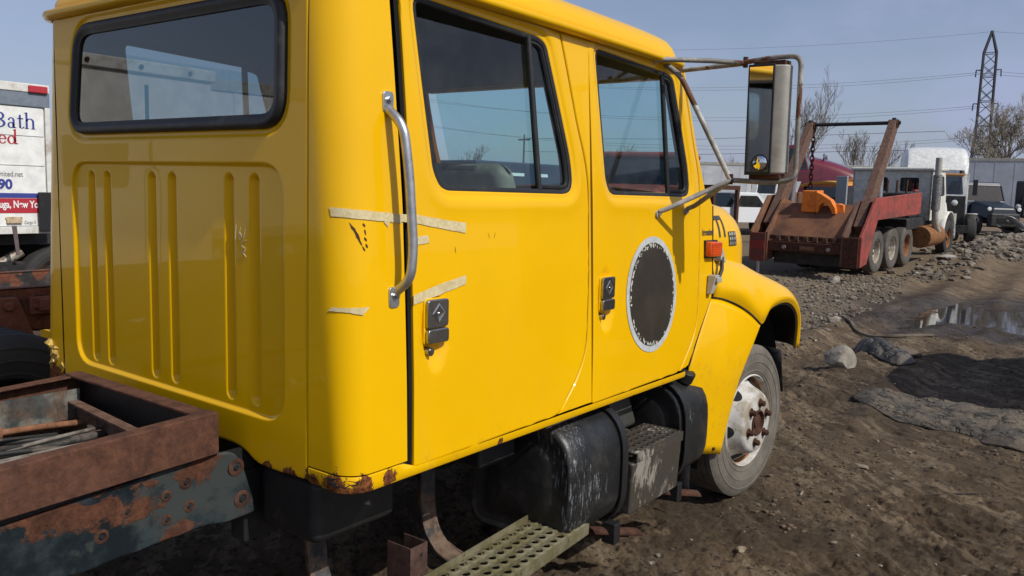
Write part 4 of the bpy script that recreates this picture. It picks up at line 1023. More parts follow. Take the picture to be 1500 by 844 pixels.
# near chassis rail: plate with the bent nose and bolt holes
rl = [(-3.2, .70), (.028, .715), (.0, .80), (-.03, .90), (-.06, .945), (-.085, .955), (-.2, .948), (-3.2, .83)]
def railsurf(x, z): return x, -.472-.03*sst(x, -.16, -.085)-.006*sst(x, -.10, -.05)+.004*fbm(x*3, z*3, 8, 2), z
def rl2(x): return x
rp_ = sheet(rnd(rl, [0, .02, .03, .04, .04, .05, .05, 0], 4), [], .05, lambda x, z: railsurf(x, z+.035*(x+.1)), (0, 1, 0), .012, .003)
rail = rp_.build('chassis_rail', RUSTBLK, TR, 40)
for x, z, r in ((-.055, .895, .016), (-.035, .778, .016), (-.22, .885, .013), (-.29, .86, .010), (-.21, .80, .011), (-.29, .78, .010), (-.42, .85, .010), (-.5, .80, .012)):
    y = float(railsurf(np.array(x), np.array(z))[1]); b = MB(); zz = z+.035*(x+.1)
    b.lathe([(r*1.9, -.001), (r*1.5, -.003), (r*1.02, -.0035), (r, -.001), (r*.9, .004), (.0001, .004)], (x, y, zz), 'y', 16); b.build('bolt_boss', RUSTDK, rail, 40)
    b = MB(); b.cyl((x, y-.0042, zz), (x, y-.0046, zz), r*.62, n=10); b.build('bolt_hole', VOID, rail, 0)
m = MB(); m.box(-3.2, .05, -.46, -.445, .70, .94); m.build('rail_web', BLACK, TR, 0)
chan(-3.2, .06, .43, .70, .95, -1, .07).build('chassis_rail', RAILFAR, TR, 25, .006)
m = MB(); P = [[(x, .345+.012*float(fbm(np.array(x*4), np.array(z*5), 4, 3)), z) for x in np.linspace(-1.6, -.16, 30)] for z in np.linspace(.93, 1.045, 7)]
m.grid(P).build('frame_plate', RAILFAR, TR, 50)
m = MB(); m.box(-3.2, .1, -.40, .33, .70, .72); m.build('under_tray', VOID, TR, 0)
# hoses, brake lines and cables lying in the frame
HL = [(.25, .965, .010, CORRUG, .006), (.20, .970, .012, CORRUG, .006), (.13, .965, .011, HOSE, .008), (.09, .972, .009, HOSEGREY, .01), (.05, .965, .013, HOSE, .012), (.01, .975, .007, HOSEGREY, .012), (-.04, .962, .012, HOSE, .012), (-.09, .968, .009, HOSE, .016), (-.13, .96, .011, HOSEGREY, .012), (-.18, .965, .008, CORRUG, .012), (-.22, .955, .010, HOSE, .012), (-.27, .96, .007, HOSEGREY, .014), (-.31, .955, .009, HOSE, .01), (-.36, .955, .008, HOSEGREY, .008), (.16, .985, .006, HOSE, .01), (-.02, .985, .006, HOSE, .012), (-.15, .98, .005, HOSEGREY, .012)]
for k, (y, z, r, mt, sag) in enumerate(HL):
    pts = []
    for q in np.linspace(0, 1, 26):
        x = -2.4+q*(2.2+.12*math.sin(k*1.7)); pts.append((x, y+.035*math.sin(q*7+k*1.3)*(.3+q)+(.10-y*.35)*q**4*.8, z+sag*math.sin(q*9+k)-.05*q**6))
    MB().tube(pts, r, 8).build('hose', mt, TR, 60)
for x, y in ((-.62, .06), (-.52, .2), (-.75, -.02), (-.9, .1)):
    b = MB(); b.lathe([(.026, -.014), (.028, -.014), (.028, .014), (.026, .014)], (x, y, .972), 'x', 16, closed=True); b.build('hose_clamp', SHELL if x < -.6 else CORRUG, TR, 40)
fo = MB()
for k in range(16):
    c = Vector((.06+random.uniform(-.05, .04), .86+random.uniform(-.06, .09), 1.02+random.uniform(0, .10)))
    fo.lathe([(.0001, -.03), (.025, -.018), (.033, 0), (.022, .02), (.0001, .028)], c, 'z', 7)
fo.v = [tuple(np.array(p)+RNG.normal(0, .006, 3)) for p in fo.v]; fo.build('torn_insulation', FOAM, TR, 30)
# ================================================================== ground
DIRA = math.radians(50)
PUD = [(12.6, .15), (13.0, -.9), (12.9, -1.9), (12.6, -3.4), (14.2, -3.9), (15.6, -2.6), (16.0, -1.2), (15.7, -.35), (14.2, .15)]
def gh(x, y, fine=True):
    x = np.asarray(x, float); y = np.asarray(y, float)
    r = np.hypot(x-CAM_C.x, y-CAM_C.y)
    h = .25*sst(x, 17.5, 27)
    near = np.exp(-((np.maximum(0, np.abs(x-2.2)-2.6))**2+(np.maximum(0, np.abs(y)-1.3))**2)/.5)
    amp = (1-.75*near)
    h = h+amp*(.055*fbm(x*.32, y*.32, 21, 4)+.02*fbm(x*1.5, y*1.5, 23, 4))
    # wheel ruts running along the yard
    for yc, w_, d in ((-1.75, .22, .045), (-2.15, .2, .035), (-.15, .3, .06), (.9, .25, .05), (-3.6, .3, .05)):
        yy = yc+.25*np.sin(x*.28)+.35*fbm(x*.25, x*0+yc, 31, 2)
        m = sst(x, 3.2, 6.0)*(1-sst(x, 22, 30)); dd = (y-yy)/w_
        h = h-m*d*np.exp(-dd*dd)+m*d*.6*np.exp(-((np.abs(dd)-1.7)/.6)**2)
    # churned mud beyond the tarp
    ch = sst(x, 9.5, 12)*(1-sst(x, 19, 24))*sst(y, -6, -2)*(1-sst(y, 1.2, 3.0))
    h = h+ch*(.07*np.abs(fbm(x*1.1, y*1.6, 41, 4))-.02)
    # puddle hollow
    P = np.stack([x.ravel(), y.ravel()], 1); ins = (x > 9) & (x < 19) & (y > -7) & (y < 3)
    if ins.any():
        Q = P[ins.ravel()]; d = pdist(Q, PUD); sd = np.where(inpoly(Q, PUD), d, -d)+.35*fbm(Q[:, 0]*1.3, Q[:, 1]*1.3, 51, 3)
        hh = h[ins]; k = sst(sd, -.5, .35); h[ins] = hh*(1-k)+k*(-.085+.045*fbm(Q[:, 0]*2.5, Q[:, 1]*2.5, 53, 3))
    # rubble banks near the parked trucks
    rb = np.exp(-((x-27.5)/5)**2-((y-.6)/.9)**2)*.22+np.exp(-((x-36)/8)**2-((y-.6)/1.3)**2)*.35+np.exp(-((x-17)/2.2)**2-((y-5.0)/4.0)**2)*.04
    h = h+rb*(1+.6*fbm(x*1.6, y*1.6, 61, 4))
    if fine:
        g2 = .28+.72*sst(fbm(x*.62+2, y*.62, 93, 4), -.12, .22)
        f = np.clip(1.25-r/18, .15, 1)*(.3+.7*amp)*g2
        cl = fbm(x*6, y*7.5, 71, 5); h = h+f*(.022*cl+.05*np.maximum(0, cl-.14)-.06*np.maximum(0, -cl-.18))
        ck = np.abs(fbm(x*3.1+1.5*y, y*4.3, 75, 4)); h = h-f*.022*np.exp(-(ck/.035)**2)*sst(fbm(x*.7, y*.7, 77, 3), -.1, .25)
        ca, sa = math.cos(DIRA), math.sin(DIRA); u = (x*ca+y*sa); v = (-x*sa+y*ca)
        el = fbm(u*3.2, v*9.5, 87, 4); gate = sst(fbm(x*.8+4, y*.8, 89, 3), -.22, .12)
        h = h+np.clip(1.3-r/15, 0, 1)*(.25+.75*amp)*gate*(.07*np.maximum(0, el-.15)-.13*np.maximum(0, -el-.20))
        c2 = fbm(x*22, y*22, 81, 3); h = h+np.clip(1-r/12, 0, 1)*(.35+.65*amp)*(.013*g2*c2+.11*g2*np.maximum(0, c2-.14)*sst(fbm(x*1.1, y*1.1, 85, 3), -.25, .2)-.07*g2*np.maximum(0, -c2-.18))
    return h*(1-sst(r, 300, 900))
def rotst(nt, deg, a, b):
    r_ = nd(nt, 'ShaderNodeMapping'); r_.inputs['Rotation'].default_value = (0, 0, math.radians(-deg)); nt.links.new(coords(nt), r_.inputs[0])
    m = nd(nt, 'ShaderNodeMapping'); m.inputs['Scale'].default_value = (a, b, 1); nt.links.new(r_.outputs[0], m.inputs[0]); return m.outputs[0]
def ground_mat():
    m, nt, bs = base_mat('yard_mud')
    big = noise(nt, .45, 6, .6); mid = noise(nt, 2.6, 8, .65); fin = noise(nt, 16, 9, .75); str_ = noise(nt, 2.0, 8, .68, rotst(nt, 50, .55, 1.9))
    c = mix(nt, ramp(nt, mid, .35, .68), (.112, .074, .042), (.185, .130, .080))
    c = mix(nt, mth(nt, 'MULTIPLY', ramp(nt, str_, .50, .545, 0, .9), ramp(nt, noise(nt, 9, 7, .7), .36, .56)), c, (.30, .225, .142))          # pale dried crust
    c = mix(nt, ramp(nt, big, .50, .62, 0, .7), c, (.066, .045, .028))            # damp mud
    c = mix(nt, ramp(nt, fin, .53, .60, 0, .9), c, (.040, .027, .018))  # specks painted dark to add shading contrast between small clods
    c = mix(nt, ramp(nt, noise(nt, 42, 8, .8), .56, .62, 0, .85), c, (.036, .025, .017))  # finer specks of the same painted shade
    c = mix(nt, ramp(nt, noise(nt, 60, 5, .7), .66, .74, 0, .55), c, (.26, .22, .17)) # grit
    # wet zone round the puddle
    d = nd(nt, 'ShaderNodeVectorMath', operation='DISTANCE'); d.inputs[1].default_value = (14.3, -1.6, 0)
    mp = nd(nt, 'ShaderNodeMapping'); mp.inputs['Scale'].default_value = (1, 1, 1); nt.links.new(coords(nt), mp.inputs[0]); nt.links.new(mp.outputs[0], d.inputs[0])
    wet = ramp(nt, mth(nt, 'ADD', d.outputs['Value'], mth(nt, 'MULTIPLY', mth(nt, 'SUBTRACT', noise(nt, .8, 6, .65), .5), 6.5)), 2.2, 4.6, 1, 0)
    c = mix(nt, mth(nt, 'MULTIPLY', wet, .8), c, (.034, .026, .020))
    # drier, paler gravelly ground in the distance and by the hoist truck
    sep = nd(nt, 'ShaderNodeSeparateXYZ'); nt.links.new(coords(nt), sep.inputs[0])
    dry = mth(nt, 'MULTIPLY', ramp(nt, mth(nt, 'ADD', sep.outputs[1], mth(nt, 'MULTIPLY', noise(nt, .6, 5, .6), 3.0)), 1.9, 3.2), ramp(nt, sep.outputs[0], 6.5, 10.5))
    c = mix(nt, mth(nt, 'MULTIPLY', dry, ramp(nt, fin, .3, .7, .25, .9)), c, (.27, .21, .145))
    far = ramp(nt, mth(nt, 'ADD', sep.outputs[0], mth(nt, 'MULTIPLY', noise(nt, .35, 5, .6), 8)), 19, 27)
    c = mix(nt, mth(nt, 'MULTIPLY', far, ramp(nt, mid, .3, .7, .35, .9)), c, (.175, .125, .078))
    nt.links.new(c, bs.inputs['Base Color'])
    nt.links.new(ramp(nt, mth(nt, 'MULTIPLY', wet, ramp(nt, mid, .3, .6)), 0, 1, .92, .42), bs.inputs['Roughness'])
    bs.inputs['Specular IOR Level'].default_value = .3
    b = bump(nt, bs, noise(nt, 22, 10, .8), 1.0, .035)
    bump(nt, bs, noise(nt, 120, 6, .8), .9, .008, b)
    return m
view = math.atan2(_f.y, _f.x)
ang = np.concatenate([view-PI+np.linspace(0, PI-.68, 60, endpoint=False), view+np.linspace(-.66, .66, 760), view+np.linspace(.68, PI, 60, endpoint=False)])
rad = np.concatenate([[.02, .5, 1.0, 1.5], np.geomspace(1.9, 26, 820), np.geomspace(26.2, 60, 110), np.geomspace(64, 4000, 60)])
A_, R_ = np.meshgrid(ang, rad, indexing='xy')
GX = CAM_C.x+R_*np.cos(A_); GY = CAM_C.y+R_*np.sin(A_); GZ = gh(GX, GY)
nr, na = GX.shape
me = bpy.data.meshes.new('ground'); co = np.stack([GX, GY, GZ], -1).reshape(-1, 3)
i_ = np.arange(nr-1)[:, None]*na; j_ = np.arange(na)[None, :]; j2 = (j_+1) % na
q = np.stack([i_+j_, i_+j2, i_+na+j2, i_+na+j_], -1).reshape(-1, 4)[:, ::-1]
me.vertices.add(len(co)); me.vertices.foreach_set('co', co.ravel().astype(np.float32))
me.loops.add(q.size); me.loops.foreach_set('vertex_index', q.ravel().astype(np.int32))
me.polygons.add(len(q)); me.polygons.foreach_set('loop_start', np.arange(0, q.size, 4, dtype=np.int32)); me.polygons.foreach_set('loop_total', np.full(len(q), 4, np.int32))
me.update(calc_edges=True); me.validate()
me.polygons.foreach_set('use_smooth', [True]*len(q))
me.materials.append(ground_mat()); gob = bpy.data.objects.new('ground', me); COL.objects.link(gob); gob['kind'] = 'structure'
def gz(x, y): return float(gh(np.array([x]), np.array([y]))[0])
# puddle water
m, nt, bs = base_mat('muddy_water'); bs.inputs['Base Color'].default_value = (.035, .028, .022, 1); bs.inputs['Roughness'].default_value = .035; bs.inputs['Specular IOR Level'].default_value = .9
bump(nt, bs, noise(nt, 3.5, 3), .02, .02); WATER = m
pm = MB(); pp = offset(np.array(rnd(PUD, .8, 5)), -.9); pm.add([(x, y, -.066) for x, y in pp], [tuple(range(len(pp)))]); pud = pm.build('puddle', WATER, None, 0); pud['kind'] = 'structure'

# ------------------------------------------------------------------ stones, gravel, rubble
STONE = pbr('pale_stone', (.30, .265, .22), .9, col2=(.17, .145, .115), scale=6, lo=.4, hi=.65, bmp=.6, bscale=25)
PEB = pbr('mixed_gravel', (.24, .20, .155), .9, col2=(.10, .08, .06), scale=2.5, lo=.35, hi=.6, col3=(.42, .37, .30), scale3=9, lo3=.58, hi3=.66)
ico = [(0, 0, 1)]+[(math.cos(t)*.89, math.sin(t)*.89, .45) for t in np.arange(5)*2*PI/5]+[(math.cos(t)*.89, math.sin(t)*.89, -.45) for t in (np.arange(5)+.5)*2*PI/5]+[(0, 0, -1)]
icf = [(0, 1+k, 1+(k+1) % 5) for k in range(5)]+[(1+k, 6+k, 1+(k+1) % 5) for k in range(5)]+[(1+(k+1) % 5, 6+k, 6+(k+1) % 5) for k in range(5)]+[(11, 6+(k+1) % 5, 6+k) for k in range(5)]
ICO = np.array(ico); ICF = np.array(icf)
def scatter(name, xs, ys, sizes, mat, flat=(.35, .8), sink=.25):
    n = len(xs); zs = gh(np.array(xs), np.array(ys))
    V = np.repeat(ICO[None], n, 0)*(1+RNG.uniform(-.28, .28, (n, 12, 1)))
    sx = RNG.uniform(.7, 1.4, n); sz = RNG.uniform(*flat, n); V[:, :, 0] *= sx[:, None]; V[:, :, 2] *= sz[:, None]
    a = RNG.uniform(0, 2*PI, n); c_, s_ = np.cos(a)[:, None], np.sin(a)[:, None]
    X = V[:, :, 0]*c_-V[:, :, 1]*s_; Y = V[:, :, 0]*s_+V[:, :, 1]*c_; V[:, :, 0], V[:, :, 1] = X, Y
    V *= np.array(sizes)[:, None, None]
    V[:, :, 0] += np.array(xs)[:, None]; V[:, :, 1] += np.array(ys)[:, None]; V[:, :, 2] += (zs+np.array(sizes)*sz*(1-2*sink))[:, None]
    F = (ICF[None]+(np.arange(n)*12)[:, None, None]).reshape(-1, 3)
    me = bpy.data.meshes.new(name); me.from_pydata(V.reshape(-1, 3).tolist(), [], F.tolist()); me.materials.append(mat)
    o = bpy.data.objects.new(name, me); COL.objects.link(o); o['kind'] = 'stuff'; return o
# small clods and grit all over the near yard
n = 26000; r = 2.2+15*RNG.random(n)**1.1; a = view+RNG.uniform(-.62, .42, n); xs = CAM_C.x+r*np.cos(a); ys = CAM_C.y+r*np.sin(a)
k = ~((np.abs(ys) < 1.0) & (xs < 4.2) & (xs > -2)); dens = fbm(xs*.9, ys*.9, 91, 3) > -.12; k &= dens
xs, ys = xs[k], ys[k]; MUD = pbr('mud_clod', (.125, .086, .052), .95, col2=(.075, .052, .033), scale=2, col3=(.21, .152, .096), scale3=5, lo3=.6, hi3=.68)
scatter('mud_clods', xs, ys, .003+.017*RNG.random(len(xs))**4.0+.0*xs, MUD, (.35, .8), .3)
n = 1600; r = 2.4+17*RNG.random(n)**1.2; a = view+RNG.uniform(-.62, .42, n); xs = CAM_C.x+r*np.cos(a); ys = CAM_C.y+r*np.sin(a)
k = ~((np.abs(ys) < 1.0) & (xs < 4.2) & (xs > -2)); xs, ys = xs[k], ys[k]
scatter('gravel', xs, ys, .003+.015*RNG.random(len(xs))**2.6, PEB)
# pale gravel strip by the hoist truck and rubble heaps beyond
n = 9500; xs = RNG.uniform(6.5, 19.5, n); ys = .25+(xs-8.5)*.07+RNG.gamma(2.0, .75, n)
k = ys < 8; xs, ys = xs[k], ys[k]; scatter('gravel', xs, ys, .006+.042*RNG.random(len(xs))**4.5, PEB)
n = 2600; t = RNG.random(n); xs = 25+t*24; ys = .55+t*1.5+RNG.normal(0, .7, n)
scatter('rubble', xs, ys, .03+.16*RNG.random(n)**3.2, PEB, (.35, .75))
n = 500; xs = RNG.uniform(19.5, 28, n); ys = RNG.normal(1.2, .35, n)-(xs-18.5)*.07
scatter('rubble', xs, ys, .02+.11*RNG.random(n)**3.0, PEB, (.35, .75))
def rock(name, label, cat, x, y, sx, sy_, sz, mat, seed, rot=0, group=None, sink=.2, det=2, sharp=.22):
    bm = bmesh.new(); bmesh.ops.create_icosphere(bm, subdivisions=det+1, radius=1); rg = np.random.default_rng(seed)
    o3 = rg.uniform(-9, 9, 3); pl = [Vector(rg.normal(0, 1, 3)).normalized() for _ in range(9)]; pd = rg.uniform(.5, .88, 9)
    for v in bm.verts:
        p = v.co.copy()
        for n_, d_ in zip(pl, pd):
            e = p.dot(n_)-d_
            if e > 0: p -= n_*e*.9
        p *= 1+sharp*float(fbm(np.array(p.x*1.7+o3[0]+p.z), np.array(p.y*1.7+o3[1]-p.z), seed, 3))
        v.co = (p.x*sx, p.y*sy_, max(p.z, -sink-.2)*sz)
    me = bpy.data.meshes.new(name); bm.to_mesh(me); bm.free(); me.materials.append(mat)
    me.polygons.foreach_set('use_smooth', [True]*len(me.polygons)); me.set_sharp_from_angle(angle=math.radians(18))
    o = bpy.data.objects.new(name, me); COL.objects.link(o); o.location = (x, y, gz(x, y)+sz*.55*(1-sink)); o.rotation_euler = (0, 0, rot)
    return tag(o, label, cat, group)
rock('rock', 'largest pale grey rock lying in the mud between the yellow fender and the dark tarp', 'rock', 7.72, -.38, .14, .20, .17, STONE, 6, .5)
rock('flat_stone', 'small flat tan stone on the mud nearest the camera, right of the running board', 'stone', 2.42, -1.36, .05, .034, .012, pbr('tan_stone', (.26, .205, .14), .9, col2=(.16, .12, .085), scale=20), 5, .3, sink=.1, det=1)
rock('rock', 'lone pale rock on the gravel just behind the tyres of the hoist truck', 'rock', 17.3, 2.38, .20, .16, .14, STONE, 8, .2)
rock('rock', 'small pale rock close in front of the yellow fender edge', 'rock', 11.0, .60, .11, .14, .07, STONE, 11, 1.2)
rock('flat_stone', 'broad pale concrete slab lying under the front wheel of the hoist truck', 'slab', 24.2, 1.32, .75, .3, .08, pbr('concrete', (.36, .33, .29), .9, col2=(.25, .22, .19), scale=4, bmp=.3), 12, .1, det=2)
rock('flat_stone', 'tan stone lying on the mud ahead of the front tyre, right of its wheel', 'stone', 4.35, -1.47, .075, .05, .02, pbr('ochre_stone', (.23, .18, .115), .9, col2=(.15, .11, .08), scale=20), 15, .8, sink=.1, det=1)
rock('rock', 'muddy lump on the far side of the dark plastic sheet', 'rock', 9.1, -.78, .16, .2, .07, pbr('muddy_lump', (.15, .115, .085), .95, col2=(.24, .19, .14), scale=5, bmp=.5), 19, .3)
# tarp: crumpled dusty sheet
def crumple(name, label, cat, poly, mat, h, seed, res=.02, fold=1.0, rim=.01):
    def sf(x, y):
        P = np.stack([x, y], 1); d = pdist(P, poly); e = sst(d, 0, .12)
        wx = x+.10*fbm(x*2, y*2, seed+9, 3); wy = y+.10*fbm(x*2+5, y*2, seed+10, 3)
        r1 = 1-np.minimum(1, np.abs(fbm(wx*1.5+2.2*wy, wy*2.4-wx*.6, seed, 3))*3.2)
        r2 = 1-np.minimum(1, np.abs(fbm(wx*4.5-1.5*wy, wy*5.5+wx, seed+5, 3))*3.0)
        r3 = 1-np.minimum(1, np.abs(fbm(wx*12, wy*14, seed+7, 3))*3.0)
        z = gh(x, y, False)+.014+h*e*(1.0+.5*fbm(wx*1.2, wy*1.2, seed+12, 2)-.75*r1**5-.55*r2**5*fold-.16*r3**3)
        z = z+.25*h*np.exp(-((d-.05)/.03)**2)
        return x, y, np.maximum(z, gh(x, y, False)+.006)
    return tag(sheet(poly, [], res, sf, (0, 0, -1), rim, 0).build(name, mat, None, 70), label, cat)
def creased(name, col, col2, dark, rough):
    m, nt, bs = base_mat(name)
    c = mix(nt, ramp(nt, noise(nt, 4, 8, .7), .42, .6), col, col2)
    cr = None
    for sc, wd in ((3.0, .022), (7.5, .026)):
        k = ramp(nt, mth(nt, 'ABSOLUTE', mth(nt, 'SUBTRACT', noise(nt, sc, 3, .55, rotst(nt, 62, .6, 1.5), .6), .5)), 0, wd, 1, 0)
        cr = k if cr is None else mth(nt, 'MAXIMUM', cr, mth(nt, 'MULTIPLY', k, .7))
    cr = mth(nt, 'MULTIPLY', cr, ramp(nt, noise(nt, 5, 4, .6), .38, .6))
    c = mix(nt, mth(nt, 'MULTIPLY', cr, .8), c, dark)          # shade in the creases, painted dark into the colour
    nt.links.new(c, bs.inputs['Base Color']); bs.inputs['Roughness'].default_value = rough
    b = bump(nt, bs, noise(nt, 18, 9, .75), .8, .025)
    bump(nt, bs, mth(nt, 'MULTIPLY', cr, -1.0), 1.0, .03, b)
    return m
TARP = creased('dusty_grey_tarp', (.15, .118, .084), (.085, .074, .06), (.022, .019, .016), .85)
crumple('tarp', 'crumpled dusty grey tarp half buried in mud at the right edge', 'tarp', rnd([(6.50, -.82), (6.20, -1.02), (5.95, -1.30), (5.86, -1.62), (5.84, -1.9), (5.52, -2.1), (5.42, -2.5), (5.1, -3.3), (6.3, -3.6), (6.62, -2.5), (6.78, -1.95), (6.98, -1.55), (6.95, -1.2), (6.8, -.95)], .15, 4), TARP, .05, 101)
PLAST = creased('black_plastic_sheet', (.028, .03, .03), (.12, .10, .08), (.01, .01, .01), .5)
crumple('plastic_sheet', 'crumpled black plastic sheet in the mud behind the largest rock', 'sheet', rnd([(9.35, -.10), (8.95, -.25), (8.6, -.52), (8.35, -.86), (8.6, -1.0), (9.0, -.86), (9.3, -.55), (9.55, -.25)], .1, 4), PLAST, .11, 131)
# a bent strip and sticks
sm = MB(); pts = [(11.6, .62), (11.2, .42), (10.8, .22), (10.6, -.05), (10.55, -.38), (10.9, -.75)]; pts = crom([(x, y, gz(x, y)+.03) for x, y in pts], 6); sm.tube(pts, .024, 6)
tag(sm.build('bent_strip', pbr('muddy_strip', (.17, .135, .10), .9, col2=(.1, .08, .06), scale=6), None, 50), 'long bent muddy strip lying on the ground left of the puddle', 'strip')
for k, (x, y, L, a, lb) in enumerate(((6.55, -.35, .5, 1.9, 'thin dark stick on the mud left of the tarp tip'), (4.2, -2.1, .28, 2.4, 'thin dark stick on the bare mud below the tarp'), (7.15, -.62, .45, 1.3, 'pale thin stick on the mud just in front of the largest rock'), (3.55, -1.30, .12, .4, 'short pale wood sliver near the front tyre on the mud'))):
    sm = MB(); d = Vector((math.cos(a), math.sin(a), 0))*L/2
    sm.tube(crom([(x-d.x, y-d.y, gz(x-d.x, y-d.y)+.008), (x+.02, y-.015, gz(x, y)+.012), (x+d.x, y+d.y, gz(x+d.x, y+d.y)+.008)], 5), [.007-.0003*q for q in range(11)], 6)
    tag(sm.build('stick', pbr('stick_wood_%d' % k, (.05, .037, .028) if k < 2 else (.26, .21, .15), .9), None, 50), lb, 'stick')

# ================================================================== hoist truck with chain (far right of the yard)
HT = thing('hoist_truck', 'rusty red skip hoist truck with two raised arms, a crossbar and white cab', 'truck', (17.5, 1.92, .02), (0, math.radians(-1.6), math.radians(-4)))
# y runs 0 (right side) .. 2.6 (left side), x forward from the tail
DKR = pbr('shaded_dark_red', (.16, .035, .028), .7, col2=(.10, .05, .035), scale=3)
for sg, y0, mt in ((0, .0, RED), (1, 2.6, ORRUST)):
    s_ = -1 if sg else 1
    ya, yb = sorted((y0, y0+s_*.07))
    MB().prism([(.0, .34), (.42, .40), (1.02, 1.36), (4.35, 1.40), (4.35, 1.95), (.86, 1.86), (.0, 1.02)], 'y', ya, yb).build('side_plate', mt, HT, 25, .012)
    ya, yb = sorted((y0+s_*.38, y0+s_*.45)); MB().prism([(.0, .34), (.42, .40), (1.02, 1.36), (1.4, 1.7), (.86, 1.80), (.0, 1.02)], 'y', ya, yb).build('inner_plate', BROWNARM if sg == 0 else ORRUST, HT, 25, .01)
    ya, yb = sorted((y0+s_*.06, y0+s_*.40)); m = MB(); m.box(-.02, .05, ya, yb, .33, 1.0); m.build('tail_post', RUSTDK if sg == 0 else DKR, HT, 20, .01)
    m = MB(); m.box(1.0, 4.34, *sorted((y0+s_*.08, y0+s_*.5)), 1.42, 1.6); m.build('side_box', RED if sg == 0 else ORRUST, HT, 20, .02)
    # arm: tapered box beam raised forward
    a = Vector((.55, y0+s_*.24, 1.10)); b = Vector((2.62, y0+s_*.30, 3.60)); u = (b-a).normalized(); w_ = Vector((u.z, 0, -u.x))
    def sec(p, h, t): return [p+w_*h+Vector((0, -t, 0)), p+w_*h+Vector((0, t, 0)), p-w_*h+Vector((0, t, 0)), p-w_*h+Vector((0, -t, 0))]
    m = MB(); m.hexa(sec(a, .20, .10), sec(b, .125, .085)); arm = m.build('hoist_arm', BROWNARM, HT, 20, .012)
    m = MB(); m.cyl(b+Vector((0, -.11, 0)), b+Vector((0, .11, 0)), .10, n=14); m.build('arm_head', RUSTDK, arm, 40)
    c1 = a+u*.35-w_*.35+Vector((.85, 0, .05)); m = MB(); m.cyl((1.75, y0+s_*.24, 1.5), a+u*2.0+Vector((0, 0, 0)), .075, n=12); m.cyl(a+u*1.7, a+u*2.4, .045, n=10); m.build('hoist_cylinder', pbr('dusty_ram', (.3, .31, .33), .4, .5), arm, 40)
m = MB(); m.cyl((2.64, .15, 3.62), (2.60, 2.45, 3.62), .045, n=12); m.cyl((2.64, .30, 3.62), (2.64, .30, 3.74), .05, n=8); m.cyl((2.6, 2.32, 3.62), (2.6, 2.32, 3.74), .05, n=8); m.build('crossbar', BLACK, HT, 40)
# chain
ch = MB(); z = 3.55; k = 0; cx, cyy = 2.60, 2.22
while z > 2.02:
    lk = []
    for t in np.linspace(0, 2*PI, 10, endpoint=False):
        a, b = .045*math.cos(t), .085*math.sin(t); lk.append((cx+(a if k % 2 else 0)-.0*(3.55-z), cyy+(0 if k % 2 else a)-.0*(3.55-z), z-.06+b))
    ch.tube(lk, .016, 5, True); z -= .118; k += 1
ch.build('lifting_chain', RUSTDK, HT, 50)
# tilting deck plate across the tail, rear crossbeam, bumper, lamps
m = MB(); m.hexa([(.05, .44, .80), (.16, .44, .78), (.16, 2.16, .78), (.05, 2.16, .80)], [(.75, .44, 1.70), (.85, .44, 1.66), (.85, 2.16, 1.66), (.75, 2.16, 1.70)]); m.build('tail_deck', ORRUST, HT, 20, .012)
m = MB(); m.box(.06, .14, .46, 2.14, .825, .84); m.box(.10, .16, .46, 2.14, .845, .96); m.build('deck_lip', RUSTDK, HT, 10, .004)
for k in range(7): m = MB(); m.box(.055, .10, .56+.22*k, .66+.22*k, .855, .95); m.build('lip_gusset', pbr('worn_gusset_%d' % k, (.10, .05, .03), .8) if k == 0 else bpy.data.materials['worn_gusset_0'], HT, 10, .006)
m = MB(); m.box(.85, 4.4, .5, 2.1, 1.36, 1.44); m.build('bed_floor', RUSTDK, HT, 20)
m = MB(); m.box(.02, .12, .44, 2.16, .60, .82); bp = m.build('rear_bumper', RUSTDK, HT, 20, .01)
m = MB(); m.box(.012, .03, 1.05, 1.38, .655, .74); m.build('licence_plate', pbr('brown_plate', (.16, .09, .045), .7), bp, 0)
for y in (.72, 1.75):
    m = MB(); m.cyl((.03, y, .70), (-.005, y, .70), .045, n=14); m.build('tail_lamp', pbr('dull_lamp', (.3, .26, .24), .3), bp, 40)
for y in (2.44,):
    m = MB(); m.box(-.028, .0, 2.22, 2.56, .62, .82); m.build('red_marker', pbr('faded_red_marker', (.25, .03, .025), .6), HT, 10)
m = MB(); m.cyl((.16, 2.42, .02), (.16, 2.42, .42), .045, n=10); m.build('jack_leg', ALU, HT, 40)
m = MB(); m.box(.3, 8.9, .85, 1.15, .62, .92); m.box(.3, 8.9, 1.5, 1.8, .62, .92); m.build('truck_frame', ENGINE, HT, 10)
m = MB(); m.box(.30, .45, .5, 2.1, .30, .60); m.build('tow_beam', ENGINE, HT, 10)
# orange hook carriage on the deck
m = MB(); m.hexa([(.55, 1.22, 1.50), (.95, 1.22, 1.46), (.95, 1.62, 1.46), (.55, 1.62, 1.50)], [(.55, 1.25, 2.0), (.95, 1.25, 2.0), (.95, 1.60, 2.0), (.55, 1.60, 2.0)]); hk = m.build('hook_carriage', ORANGE, HT, 20, .02)
hp = [(1.26, 1.98), (1.12, 1.92), (.92, 1.80), (.80, 1.62), (.78, 1.48), (.86, 1.48), (.92, 1.60), (1.0, 1.70), (1.10, 1.72), (1.16, 1.66), (1.22, 1.48), (1.25, 1.60)]
m = MB(); m.prism(hp, 'x', .50, .72); m.build('hook_claw', ORANGE, hk, 20, .012)
m = MB(); m.hexa([(.6, .62, 1.50), (.85, .62, 1.48), (.85, .86, 1.48), (.6, .86, 1.50)], [(.62, .66, 1.68), (.85, .66, 1.68), (.85, .80, 1.72), (.62, .80, 1.72)]); m.build('hook_stop', ORANGE, hk, 20, .01)
